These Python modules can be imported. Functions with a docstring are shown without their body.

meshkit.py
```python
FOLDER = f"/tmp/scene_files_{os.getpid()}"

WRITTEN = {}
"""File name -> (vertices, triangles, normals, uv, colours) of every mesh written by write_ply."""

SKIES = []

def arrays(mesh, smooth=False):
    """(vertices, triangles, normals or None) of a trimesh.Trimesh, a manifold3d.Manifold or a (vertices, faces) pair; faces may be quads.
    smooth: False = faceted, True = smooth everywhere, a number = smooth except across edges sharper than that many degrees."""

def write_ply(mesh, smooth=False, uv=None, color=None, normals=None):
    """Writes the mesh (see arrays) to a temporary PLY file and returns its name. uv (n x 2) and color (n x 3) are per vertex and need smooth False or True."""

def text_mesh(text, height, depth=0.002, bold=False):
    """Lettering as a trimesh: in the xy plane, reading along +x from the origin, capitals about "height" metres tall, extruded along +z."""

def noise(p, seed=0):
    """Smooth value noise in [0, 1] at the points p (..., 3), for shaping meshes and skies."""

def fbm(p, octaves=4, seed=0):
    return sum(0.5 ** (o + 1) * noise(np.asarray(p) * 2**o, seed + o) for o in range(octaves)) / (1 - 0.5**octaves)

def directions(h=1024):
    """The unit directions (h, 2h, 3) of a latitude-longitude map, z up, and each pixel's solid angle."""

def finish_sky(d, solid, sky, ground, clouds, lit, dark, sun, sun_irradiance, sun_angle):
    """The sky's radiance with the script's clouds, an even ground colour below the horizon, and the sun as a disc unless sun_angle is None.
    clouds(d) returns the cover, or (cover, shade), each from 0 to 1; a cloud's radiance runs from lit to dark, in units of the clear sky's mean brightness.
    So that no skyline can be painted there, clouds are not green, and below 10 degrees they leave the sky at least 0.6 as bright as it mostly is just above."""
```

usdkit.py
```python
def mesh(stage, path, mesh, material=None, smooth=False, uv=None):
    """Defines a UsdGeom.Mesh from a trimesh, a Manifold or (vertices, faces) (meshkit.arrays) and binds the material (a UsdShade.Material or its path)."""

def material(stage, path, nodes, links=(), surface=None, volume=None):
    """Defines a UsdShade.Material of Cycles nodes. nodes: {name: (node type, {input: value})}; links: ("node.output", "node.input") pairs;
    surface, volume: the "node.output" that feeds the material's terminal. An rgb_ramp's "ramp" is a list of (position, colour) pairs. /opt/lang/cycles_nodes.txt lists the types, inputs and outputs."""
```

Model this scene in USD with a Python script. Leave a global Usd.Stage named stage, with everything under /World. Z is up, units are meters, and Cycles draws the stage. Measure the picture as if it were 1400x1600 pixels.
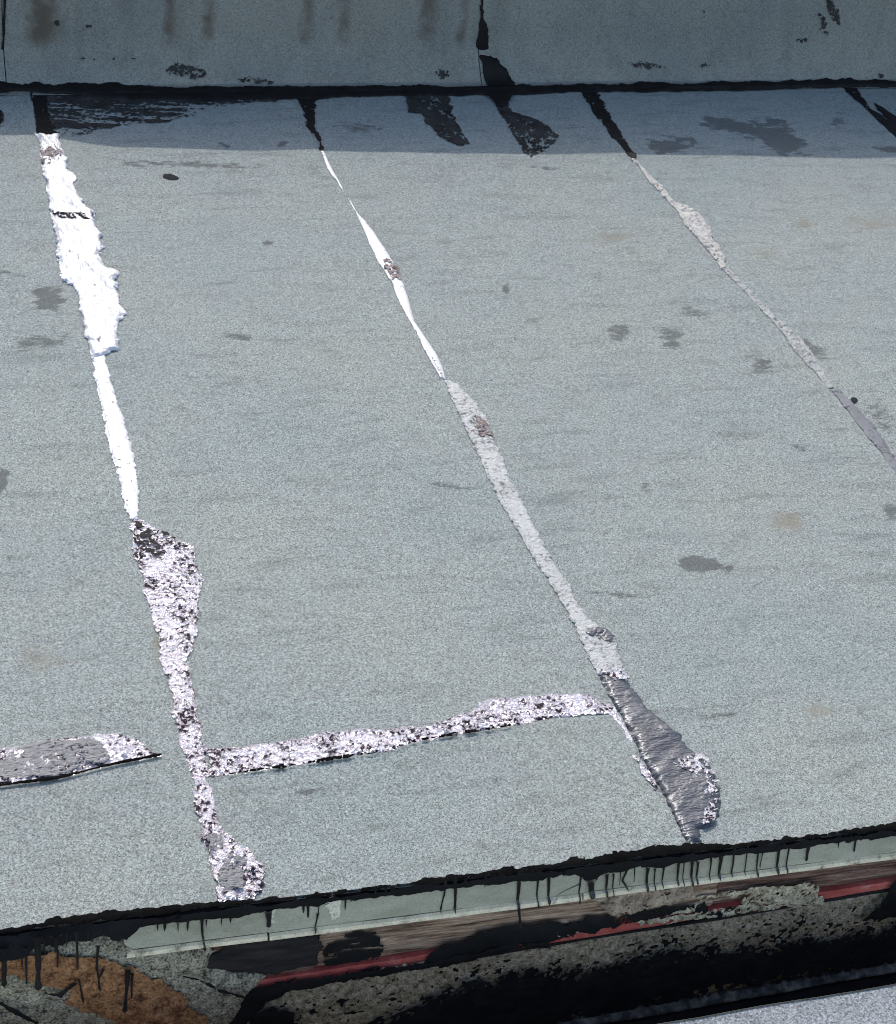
import math
import numpy as np
import trimesh
import usdkit, meshkit
from pxr import Gf, Sdf, Usd, UsdGeom, UsdLux, UsdShade, Vt

stage = Usd.Stage.CreateInMemory()
UsdGeom.SetStageUpAxis(stage, UsdGeom.Tokens.z)
UsdGeom.SetStageMetersPerUnit(stage, 1.0)
UsdGeom.Xform.Define(stage, "/World")
UsdGeom.Scope.Define(stage, "/World/Looks")

# ------------------------------------------------------------------ camera, sky, sun, exposure
PITCH, YAW, ROLL = 0.63369, 0.36249, 0.14405
EYE = np.array([-0.45724, -5.35833, 2.47718])
EXPOSURE = 0.93
SUN_ELEV, SUN_AZ = math.radians(37.0), math.radians(4.0)
SUN_INTENSITY, SKY_STRENGTH = 0.52, 0.15

fwd = np.array([math.sin(YAW) * math.cos(PITCH), math.cos(YAW) * math.cos(PITCH), -math.sin(PITCH)])
rgt = np.array([math.cos(YAW), -math.sin(YAW), 0.0])
upv = np.cross(rgt, fwd)
r2 = math.cos(ROLL) * rgt + math.sin(ROLL) * upv
u2 = -math.sin(ROLL) * rgt + math.cos(ROLL) * upv
cam = UsdGeom.Camera.Define(stage, "/World/camera")
cam.CreateHorizontalApertureAttr(36.0)
cam.CreateVerticalApertureAttr(36.0 * 8 / 7)
cam.CreateFocalLengthAttr(2900.0 / 1400.0 * 36.0)
cam.CreateClippingRangeAttr(Gf.Vec2f(0.05, 500))
cam.CreateExposureAttr(EXPOSURE)
M = Gf.Matrix4d(*[float(x) for x in (*r2, 0, *u2, 0, *(-fwd), 0, *EYE, 1)])
cam.AddTransformOp().Set(M)

dome = UsdLux.DomeLight.Define(stage, "/World/sky")
dome.GetPrim().SetCustomDataByKey("kind", "structure")
skymat = usdkit.material(stage, "/World/Looks/sky", {
    "sky": ("sky_texture", {"sky_type": "single_scattering", "sun_disc": False, "sun_elevation": SUN_ELEV, "sun_rotation": SUN_AZ, "altitude": 100.0, "aerosol_density": 2.0}),
    "bg": ("background_shader", {"strength": SKY_STRENGTH})}, [("sky.color", "bg.color")], surface="bg.background")
UsdShade.MaterialBindingAPI.Apply(dome.GetPrim()).Bind(skymat)

sun = UsdLux.DistantLight.Define(stage, "/World/sun")
sun.CreateIntensityAttr(SUN_INTENSITY)
sun.CreateAngleAttr(0.5)
sun.CreateNormalizeAttr(True)
sun.CreateColorAttr(Gf.Vec3f(1.0, 0.96, 0.9))
sd_ = np.array([math.sin(SUN_AZ) * math.cos(SUN_ELEV), math.cos(SUN_AZ) * math.cos(SUN_ELEV), math.sin(SUN_ELEV)])
sx = np.cross([0, 0, 1.0], sd_); sx /= np.linalg.norm(sx)
sy = np.cross(sd_, sx)
sun.AddTransformOp().Set(Gf.Matrix4d(*[float(x) for x in (*sx, 0, *sy, 0, *sd_, 0, 0, 0, 10, 1)]))

# ------------------------------------------------------------------ measured outlines, in metres (roof: x, y; faces: x, z)
D = {}
D["seam0"] = [[0.0418,0.0131],[0.0252,-0.2794],[0.0195,-0.5924],[0.002,-1.1228],[0.0329,-1.4892],[0.0285,-2.0481],[0.0355,-2.1476],[0.0282,-2.4202],[0.0277,-2.6272],[0.0298,-2.7558],[0.0315,-2.9588],[0.0296,-3.0591],[0.0289,-3.2443]]
D["seam1"] = [[0.8613,-0.0512],[0.8413,-0.2552],[0.8434,-0.5447],[0.8628,-0.7947],[0.857,-1.066],[0.8649,-1.4178],[0.8759,-1.6628],[0.8701,-2.0084],[0.8856,-2.4567],[0.8929,-2.792],[0.8975,-2.9649],[0.9041,-3.2532]]
D["seam2"] = [[1.8205,0.0003],[1.8129,-0.5114],[1.8355,-0.8265],[1.8367,-1.2073],[1.8698,-1.5174],[1.8788,-1.812],[1.8834,-2.1771]]
D["seam3"] = [[2.7961,0.0068],[2.8009,-0.3766]]
D["wall_line"] = [[-0.0513,0.0377],[0.0628,0.0309],[0.3321,0.0069],[0.6264,-0.0226],[0.892,-0.0238],[1.0629,-0.0085],[1.3594,-0.0195],[1.8058,-0.0093],[2.2707,-0.0036],[2.7642,0.0179],[3.0096,0.0081]]
D["cross0"] = [[-0.3092,-2.9115],[-0.2075,-2.9084],[-0.1173,-2.8914],[-0.0074,-2.8836]]
D["cross1"] = [[0.0759,-2.9494],[0.1681,-2.9458],[0.3388,-2.9371],[0.4824,-2.9159],[0.5923,-2.908],[0.75,-2.896],[0.8768,-2.9062]]
D["s1_white"] = [[0.0252,-0.2794],[0.0245,-0.3746],[0.0212,-0.4753],[0.0195,-0.5924],[0.0167,-0.6682],[0.0153,-0.7607],[0.0143,-0.833],[0.0113,-0.921],[0.005,-1.0234],[0.002,-1.1228],[0.03,-1.1477],[0.0331,-1.1899],[0.0317,-1.269],[0.0321,-1.3309],[0.0323,-1.4066],[0.032,-1.4717],[0.0314,-1.5007],[0.0588,-1.4917],[0.0795,-1.476],[0.1011,-1.4662],[0.1048,-1.428],[0.1041,-1.3979],[0.1154,-1.338],[0.1326,-1.3178],[0.1424,-1.2937],[0.1355,-1.2618],[0.1345,-1.1979],[0.1444,-1.1499],[0.1351,-1.1328],[0.1511,-1.1009],[0.1484,-1.084],[0.1308,-1.066],[0.1215,-1.0485],[0.1147,-0.997],[0.1275,-0.9635],[0.1354,-0.8762],[0.1286,-0.822],[0.1352,-0.7567],[0.1185,-0.7372],[0.1079,-0.6806],[0.0958,-0.6345],[0.0911,-0.5844],[0.1093,-0.5659],[0.1086,-0.5267],[0.0882,-0.5179],[0.0918,-0.4704],[0.1009,-0.4387],[0.0911,-0.3977],[0.0871,-0.3359],[0.09,-0.2774]]
D["s1_narrow"] = [[0.0329,-1.4892],[0.029,-1.5806],[0.026,-1.6637],[0.0274,-1.7449],[0.0254,-1.8494],[0.0268,-1.9256],[0.0284,-1.9876],[0.0271,-2.0479],[0.0285,-2.1189],[0.0332,-2.1542],[0.0505,-2.1494],[0.0625,-2.076],[0.0704,-1.9925],[0.076,-1.8933],[0.0735,-1.8288],[0.0716,-1.7362],[0.066,-1.6677],[0.0651,-1.5841],[0.0654,-1.5126],[0.0657,-1.4865]]
D["s1_grit"] = [[0.0312,-2.1586],[0.024,-2.2568],[0.0316,-2.3254],[0.0282,-2.4202],[0.0302,-2.5022],[0.0346,-2.5741],[0.0277,-2.6272],[0.0338,-2.6922],[0.0318,-2.7434],[0.0278,-2.7681],[0.027,-2.8633],[0.0338,-2.9021],[0.0315,-2.9588],[0.0291,-2.9799],[0.0286,-3.0173],[0.0296,-3.0591],[0.0635,-3.0774],[0.0589,-3.0513],[0.0633,-3.0133],[0.0644,-2.9741],[0.0669,-2.9463],[0.0718,-2.8704],[0.0724,-2.8461],[0.0717,-2.7857],[0.0753,-2.75],[0.0738,-2.7149],[0.0747,-2.657],[0.0772,-2.6191],[0.0964,-2.5732],[0.1131,-2.536],[0.1276,-2.4587],[0.1463,-2.3964],[0.1464,-2.3407],[0.1547,-2.3003],[0.1496,-2.2574],[0.1259,-2.2342],[0.099,-2.2036],[0.0515,-2.1519]]
D["s1_grit_dark"] = [[0.0424,-2.1668],[0.0709,-2.1887],[0.104,-2.2156],[0.1278,-2.2389],[0.1465,-2.2593],[0.1318,-2.2818],[0.1078,-2.261],[0.083,-2.2444],[0.0796,-2.2839],[0.0611,-2.299],[0.0392,-2.283],[0.0303,-2.251]]
D["s1_foot"] = [[0.0302,-3.056],[0.0212,-3.1016],[0.0307,-3.1125],[0.0294,-3.1461],[0.0273,-3.1775],[0.0317,-3.2037],[0.0282,-3.2355],[0.0289,-3.2443],[0.0892,-3.2506],[0.1034,-3.2355],[0.1159,-3.2184],[0.1214,-3.1908],[0.117,-3.1673],[0.104,-3.1451],[0.0946,-3.1281],[0.0835,-3.095],[0.0638,-3.0759]]
D["s1_foot_dull"] = [[0.0541,-3.161],[0.0701,-3.1485],[0.0922,-3.1645],[0.0905,-3.1975],[0.0707,-3.2238],[0.0517,-3.2352],[0.0334,-3.2378],[0.0337,-3.2114]]
D["s1_foot_dull2"] = [[0.0342,-3.0929],[0.0577,-3.0969],[0.0589,-3.1158],[0.0484,-3.1295],[0.0344,-3.1178]]
D["cross_right"] = [[0.0733,-2.8689],[0.1477,-2.8754],[0.2159,-2.8739],[0.3034,-2.8629],[0.3985,-2.8688],[0.4423,-2.8683],[0.5023,-2.8759],[0.5407,-2.8691],[0.5906,-2.851],[0.634,-2.8259],[0.6648,-2.8174],[0.7466,-2.8241],[0.8463,-2.8335],[0.8674,-2.8558],[0.8878,-2.8911],[0.8768,-2.9062],[0.834,-2.8959],[0.75,-2.896],[0.6838,-2.9023],[0.5923,-2.908],[0.4824,-2.9159],[0.4087,-2.9343],[0.3388,-2.9371],[0.252,-2.9422],[0.1681,-2.9458],[0.1091,-2.9514],[0.0661,-2.9511]]
D["cross_left"] = [[-0.382,-2.8305],[-0.3003,-2.8097],[-0.261,-2.8108],[-0.2121,-2.8014],[-0.1394,-2.8058],[-0.1262,-2.7957],[-0.0822,-2.8061],[-0.0452,-2.8328],[-0.0284,-2.8648],[-0.0074,-2.8836],[-0.0363,-2.8858],[-0.1177,-2.8946],[-0.2077,-2.91],[-0.3093,-2.9131],[-0.388,-2.9163]]
D["cross_left_dull"] = [[-0.3829,-2.8436],[-0.3029,-2.8398],[-0.2623,-2.8243],[-0.2074,-2.8124],[-0.137,-2.8149],[-0.1168,-2.8422],[-0.1119,-2.8771],[-0.1343,-2.8869],[-0.2068,-2.9019],[-0.3086,-2.905],[-0.3874,-2.9084]]
D["s2_thin"] = [[0.8483,-0.4115],[0.8448,-0.4786],[0.8415,-0.5446],[0.8523,-0.5979],[0.8555,-0.6581],[0.8615,-0.7291],[0.8628,-0.7947],[0.8623,-0.8889],[0.8556,-0.991],[0.857,-1.066],[0.8636,-1.1397],[0.869,-1.1881],[0.8608,-1.2814],[0.8612,-1.3599],[0.8649,-1.4178],[0.8684,-1.4496],[0.8646,-1.5268],[0.8666,-1.5997],[0.871,-1.6682],[0.884,-1.6695],[0.8905,-1.6229],[0.8921,-1.5507],[0.8861,-1.4856],[0.8801,-1.4254],[0.8758,-1.3964],[0.8876,-1.3067],[0.8979,-1.2005],[0.8936,-1.1626],[0.9006,-1.1286],[0.898,-1.0547],[0.8935,-0.9935],[0.8871,-0.9163],[0.8778,-0.8487],[0.8684,-0.8103],[0.8644,-0.7409],[0.8594,-0.682],[0.859,-0.5942],[0.8567,-0.5288],[0.8564,-0.4708],[0.858,-0.4119]]
D["s2_thin_dark"] = [[0.8704,-1.0775],[0.8697,-1.1367],[0.8708,-1.1814],[0.8971,-1.1902],[0.9042,-1.1219],[0.9007,-1.0655]]
D["s2_mid"] = [[0.8743,-1.6685],[0.8721,-1.735],[0.8716,-1.8057],[0.8679,-1.8745],[0.869,-1.9422],[0.8701,-2.0084],[0.8659,-2.0852],[0.8635,-2.1849],[0.8668,-2.258],[0.8745,-2.3298],[0.8784,-2.4108],[0.8856,-2.4567],[0.8927,-2.5237],[0.8962,-2.5779],[0.8962,-2.6411],[0.8928,-2.6921],[0.8929,-2.7525],[0.8956,-2.7845],[0.9517,-2.7929],[0.9612,-2.7324],[0.9707,-2.6828],[0.9581,-2.6499],[0.9411,-2.616],[0.9311,-2.5614],[0.9315,-2.4961],[0.9248,-2.4282],[0.9215,-2.3707],[0.9218,-2.3006],[0.9222,-2.2287],[0.9188,-2.1419],[0.923,-2.0534],[0.9302,-1.9889],[0.9321,-1.9357],[0.9358,-1.8542],[0.9283,-1.7692],[0.914,-1.7045],[0.897,-1.6766]]
D["s2_mid_rust"] = [[0.9049,-1.8371],[0.9286,-1.8672],[0.9282,-1.9326],[0.8985,-1.9347],[0.8954,-1.8911]]
D["s2_mid_dull"] = [[0.9127,-2.6434],[0.9519,-2.6469],[0.9694,-2.6784],[0.9569,-2.6931],[0.9173,-2.6833]]
D["s2_gray"] = [[0.8976,-2.7868],[0.8956,-2.839],[0.8949,-2.8752],[0.8982,-2.9151],[0.8975,-2.9649],[0.9001,-3.0088],[0.9007,-3.0533],[0.9019,-3.0989],[0.9061,-3.1425],[0.9042,-3.1909],[0.9041,-3.2272],[0.9029,-3.2562],[0.935,-3.2568],[0.9408,-3.2235],[0.9766,-3.213],[1.0046,-3.1808],[1.0148,-3.1467],[1.0271,-3.0913],[1.0276,-3.0737],[1.0163,-3.038],[1.0028,-3.007],[0.9977,-2.9751],[0.98,-2.9427],[0.97,-2.9112],[0.9554,-2.873],[0.9524,-2.8476],[0.9461,-2.8156],[0.9517,-2.7889]]
D["s2_gray_grit"] = [[0.9436,-3.0602],[0.9989,-3.0406],[1.0163,-3.038],[1.0276,-3.0737],[1.0148,-3.1467],[1.0046,-3.1808],[0.9766,-3.213],[0.9531,-3.219],[0.9434,-3.2041],[0.9774,-3.1661],[0.9947,-3.1175],[0.965,-3.0743]]
D["s2_grit_top"] = [[0.9049,-2.778],[0.9531,-2.7812],[0.9528,-2.8088],[0.9194,-2.8155]]
D["s2_trail"] = [[0.8721,-2.8736],[0.8788,-2.927],[0.8853,-2.9648],[0.8918,-2.984],[0.9026,-2.9766],[0.8982,-2.93],[0.8943,-2.8921],[0.8864,-2.8682]]
D["s2_trail2"] = [[0.8804,-3.0146],[0.8837,-3.0594],[0.8881,-3.1001],[0.8931,-3.1181],[0.9006,-3.1056],[0.8962,-3.0614],[0.8905,-3.0234]]
D["s3_top"] = [[1.8129,-0.5114],[1.8253,-0.564],[1.8139,-0.6612],[1.8244,-0.7324],[1.827,-0.8059],[1.8334,-0.8424],[1.853,-0.8033],[1.8489,-0.7501],[1.8504,-0.6923],[1.8384,-0.6413],[1.8358,-0.5645],[1.8267,-0.5033]]
D["s3_bulge"] = [[1.8324,-0.8343],[1.8263,-0.9328],[1.8317,-1.0255],[1.835,-1.1158],[1.8329,-1.2071],[1.8557,-1.1906],[1.8719,-1.1331],[1.8844,-1.0743],[1.8791,-1.0286],[1.8999,-0.9684],[1.9008,-0.8861],[1.8814,-0.821],[1.8546,-0.7993]]
D["s3_line"] = [[1.8334,-1.1963],[1.8476,-1.2797],[1.8581,-1.3644],[1.8578,-1.4361],[1.8698,-1.5174],[1.8663,-1.576],[1.8631,-1.6496],[1.8729,-1.7258],[1.8788,-1.812],[1.8979,-1.8109],[1.9046,-1.7101],[1.9123,-1.6413],[1.9116,-1.5605],[1.9015,-1.5069],[1.8823,-1.4246],[1.8746,-1.331],[1.8635,-1.2237],[1.8616,-1.1765]]
D["s3_dark"] = [[1.8835,-1.8216],[1.8872,-1.9169],[1.8834,-2.0172],[1.8929,-2.0882],[1.8761,-2.2427],[1.9101,-2.1936],[1.9207,-2.0579],[1.9269,-1.9733],[1.9169,-1.8936],[1.9067,-1.8118]]
D["m_s1"] = [[0.0389,0.0222],[0.0343,-0.0988],[0.031,-0.186],[0.0243,-0.2877],[0.0881,-0.2942],[0.0785,-0.2132],[0.0771,-0.122],[0.0853,-0.0106]]
D["m_smear"] = [[0.0786,-0.0014],[0.8469,-0.0415],[0.779,-0.0725],[0.7174,-0.0756],[0.6097,-0.114],[0.5019,-0.1649],[0.438,-0.1984],[0.3693,-0.2051],[0.2817,-0.2154],[0.2007,-0.2558],[0.1402,-0.2918],[0.095,-0.2818],[0.0729,-0.2302]]
D["m_s2"] = [[0.8541,-0.0464],[0.8576,-0.1434],[0.8393,-0.2552],[0.8465,-0.2863],[0.8604,-0.2955],[0.8501,-0.3946],[0.8599,-0.4035],[0.8713,-0.2915],[0.8633,-0.2736],[0.878,-0.1894],[0.9147,-0.0525]]
D["m_tongue"] = [[1.2088,-0.0355],[1.1905,-0.1526],[1.2286,-0.1675],[1.2304,-0.2679],[1.2449,-0.3354],[1.2839,-0.394],[1.3245,-0.3824],[1.3276,-0.2937],[1.3262,-0.2256],[1.3424,-0.1098],[1.3597,-0.034]]
D["m_fan"] = [[1.5025,-0.0516],[1.4908,-0.1467],[1.4907,-0.2306],[1.4871,-0.344],[1.4835,-0.4542],[1.4959,-0.4807],[1.5513,-0.4395],[1.6093,-0.3798],[1.6312,-0.3402],[1.6221,-0.2577],[1.5834,-0.2102],[1.5337,-0.162],[1.5448,-0.0429]]
D["m_s3"] = [[1.8172,0.0104],[1.8089,-0.0975],[1.803,-0.2401],[1.8054,-0.3554],[1.8126,-0.4543],[1.8129,-0.5289],[1.841,-0.4995],[1.8435,-0.3885],[1.85,-0.3112],[1.8552,-0.2182],[1.8691,-0.099],[1.8752,-0.0057]]
D["m_s4"] = [[2.7888,0.0174],[2.7952,-0.1467],[2.799,-0.3094],[2.8047,-0.5078],[2.9006,-0.3466],[2.8909,-0.2241],[2.8585,-0.123],[2.8432,-0.183],[2.84,-0.2522],[2.8241,-0.1625],[2.8479,0.0111]]
D["m_left"] = [[-0.1208,-0.1209],[-0.0638,-0.105],[-0.0538,-0.1402],[-0.0603,-0.1917],[-0.0743,-0.2254],[-0.1306,-0.2446]]
D["bead_low"] = [[-0.1678,-0.005],[-0.0541,0.006],[0.0599,0.0036],[0.2298,-0.0275],[0.6196,-0.0594],[0.926,-0.0574],[1.056,-0.0368],[1.3527,-0.0435],[1.7974,-0.0338],[2.5031,-0.0184],[2.7519,-0.0079],[2.999,-0.0127],[3.1497,-0.0157]]
D["bead_up"] = [[-0.1643,0.0362],[-0.051,0.037],[0.063,0.032],[0.1986,0.0341],[0.3349,0.0274],[0.6342,0.0197],[0.9015,0.018],[1.0704,0.0229],[1.3701,0.015],[1.8165,0.0215],[2.2809,0.0203],[2.7673,0.0272],[3.0172,0.0242],[3.1701,0.0234]]
D["w_streak"] = [[1.4742,0.3177],[1.4846,0.2391],[1.5183,0.1296],[1.5279,0.0611],[1.4946,0.0612],[1.4797,0.0977],[1.4841,0.1614]]
D["c_streak"] = [[1.4868,0.0976],[1.5244,0.0975],[1.5487,0.0835],[1.5751,0.0555],[1.5992,0.0274],[1.5836,0.0012],[1.5039,0.0018],[1.5013,0.0388]]
D["r_streak"] = [[1.4808,-0.0221],[1.4909,-0.0898],[1.4966,-0.128],[1.5138,-0.1284],[1.5524,-0.0817],[1.5815,-0.0243]]
D["w_joint_left"] = [[-0.02,0.3054],[-0.0315,0.1307],[-0.0355,0.0672]]
D["w_joint_mid"] = [[1.4763,0.3177],[1.4946,0.0612]]
D["w_joint_right"] = [[3.3818,0.3333],[3.4611,0.0536]]
D["wstains"] = [[0.0782,0.1701,22],[0.4742,0.1706,10],[0.5942,0.1708,12],[0.907,0.1712,14],[1.0301,0.1714,12],[1.3047,0.1718,16],[1.4261,0.1719,10],[0.1031,0.1702,30]]
D["wmarks"] = [[[2.7729,0.2288],[2.7831,0.21],[2.7893,0.1931],[2.7903,0.1806],[2.786,0.1746],[2.7771,0.1759],[2.765,0.1844],[2.7515,0.1987],[2.7387,0.2165],[2.7286,0.2353],[2.7226,0.252],[2.7217,0.2643],[2.7259,0.2702],[2.7347,0.269],[2.7467,0.2607],[2.7601,0.2466]],[[2.6815,0.1244],[2.6807,0.1201],[2.6767,0.1164],[2.67,0.114],[2.6618,0.1132],[2.6531,0.114],[2.6454,0.1165],[2.6399,0.1201],[2.6373,0.1244],[2.6381,0.1287],[2.6421,0.1323],[2.6487,0.1348],[2.657,0.1356],[2.6656,0.1347],[2.6733,0.1323],[2.6789,0.1287]],[[2.7403,0.1894],[2.7483,0.1728],[2.7527,0.1579],[2.7529,0.1471],[2.7488,0.1421],[2.7411,0.1436],[2.7309,0.1513],[2.7198,0.1642],[2.7095,0.1802],[2.7016,0.1968],[2.6972,0.2115],[2.6971,0.2222],[2.7012,0.2271],[2.7088,0.2257],[2.7189,0.2181],[2.73,0.2053]],[[0.1418,0.182],[0.141,0.179],[0.1388,0.1765],[0.1357,0.1747],[0.132,0.1741],[0.1283,0.1747],[0.1253,0.1764],[0.1232,0.179],[0.1226,0.182],[0.1233,0.185],[0.1255,0.1876],[0.1286,0.1893],[0.1323,0.1899],[0.136,0.1893],[0.139,0.1876],[0.1411,0.1851]],[[0.2343,0.1703],[0.2336,0.168],[0.2315,0.1661],[0.2283,0.1648],[0.2246,0.1644],[0.2209,0.1648],[0.2177,0.1661],[0.2157,0.168],[0.2149,0.1703],[0.2157,0.1726],[0.2178,0.1745],[0.221,0.1758],[0.2247,0.1763],[0.2284,0.1758],[0.2315,0.1745],[0.2336,0.1726]],[[2.2755,0.221],[2.2767,0.2118],[2.2771,0.2041],[2.2765,0.1989],[2.275,0.1971],[2.2729,0.1989],[2.2705,0.2041],[2.2681,0.2118],[2.2661,0.2209],[2.2648,0.2301],[2.2645,0.2378],[2.2651,0.2429],[2.2665,0.2448],[2.2687,0.243],[2.2711,0.2378],[2.2735,0.2301]],[[2.9649,0.0831],[2.9633,0.0796],[2.9568,0.0766],[2.9467,0.0746],[2.9343,0.074],[2.9216,0.0747],[2.9105,0.0767],[2.9027,0.0797],[2.8994,0.0832],[2.901,0.0867],[2.9074,0.0897],[2.9176,0.0916],[2.9299,0.0923],[2.9426,0.0916],[2.9538,0.0896],[2.9616,0.0866]]]
D["cmarks"] = [[[0.3726,0.0906],[0.364,0.0886],[0.3401,0.0873],[0.3049,0.0869],[0.2636,0.0875],[0.2226,0.089],[0.1881,0.0912],[0.1653,0.0936],[0.1576,0.0961],[0.166,0.0981],[0.1895,0.0994],[0.2244,0.0998],[0.2655,0.0992],[0.3067,0.0977],[0.3415,0.0956],[0.3647,0.0931]],[[0.5873,0.0536],[0.58,0.0481],[0.5633,0.0446],[0.5398,0.0438],[0.5132,0.0457],[0.4874,0.05],[0.4665,0.056],[0.4534,0.0629],[0.4503,0.0696],[0.4576,0.0751],[0.4741,0.0786],[0.4974,0.0795],[0.5241,0.0777],[0.5499,0.0734],[0.571,0.0673],[0.5842,0.0604]],[[0.7999,0.0344],[0.7944,0.0313],[0.7804,0.0293],[0.7601,0.0286],[0.7367,0.0295],[0.7136,0.0316],[0.6944,0.0348],[0.682,0.0386],[0.6782,0.0422],[0.6837,0.0453],[0.6975,0.0474],[0.7177,0.048],[0.7411,0.0472],[0.7643,0.0451],[0.7836,0.0419],[0.7961,0.0381]],[[1.3911,0.0501],[1.3876,0.046],[1.379,0.0426],[1.3666,0.0403],[1.3523,0.0396],[1.3383,0.0405],[1.3267,0.0429],[1.3193,0.0464],[1.3171,0.0505],[1.3206,0.0546],[1.3291,0.058],[1.3415,0.0603],[1.3558,0.061],[1.3698,0.0602],[1.3815,0.0578],[1.389,0.0543]],[[2.1474,0.0641],[2.1411,0.0614],[2.1253,0.0599],[2.1023,0.0599],[2.0759,0.0612],[2.0498,0.0637],[2.0282,0.0671],[2.0142,0.0707],[2.0101,0.0741],[2.0162,0.0767],[2.0319,0.0782],[2.0547,0.0783],[2.0811,0.077],[2.1072,0.0745],[2.129,0.0711],[2.1431,0.0675]],[[2.97,0.0393],[2.9686,0.0368],[2.966,0.0347],[2.9624,0.0333],[2.9584,0.0328],[2.9547,0.0333],[2.9517,0.0347],[2.95,0.0369],[2.9498,0.0394],[2.9511,0.0419],[2.9538,0.0441],[2.9573,0.0455],[2.9613,0.046],[2.9651,0.0454],[2.968,0.044],[2.9697,0.0418]],[[2.3262,0.0698],[2.323,0.0673],[2.3148,0.0653],[2.303,0.0639],[2.2892,0.0635],[2.2757,0.064],[2.2645,0.0655],[2.2572,0.0676],[2.2549,0.07],[2.2581,0.0725],[2.2662,0.0745],[2.278,0.0759],[2.2917,0.0763],[2.3053,0.0758],[2.3166,0.0743],[2.3239,0.0722]]]
D["scuffs"] = [[[[0.391,-0.5676],[0.3871,-0.5737],[0.38,-0.5761],[0.3714,-0.5743],[0.3628,-0.5687],[0.3559,-0.5603],[0.3522,-0.5508],[0.3523,-0.5422],[0.3563,-0.536],[0.3633,-0.5336],[0.372,-0.5354],[0.3807,-0.541],[0.3875,-0.5494],[0.3912,-0.5589]],2,1],[[[1.9345,-1.8746],[1.9302,-1.8813],[1.9249,-1.8864],[1.9196,-1.889],[1.9153,-1.8885],[1.9129,-1.8852],[1.9129,-1.8795],[1.9152,-1.8726],[1.9194,-1.866],[1.9248,-1.8608],[1.9301,-1.8582],[1.9344,-1.8586],[1.9368,-1.862],[1.9369,-1.8677]],2,1]]
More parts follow.
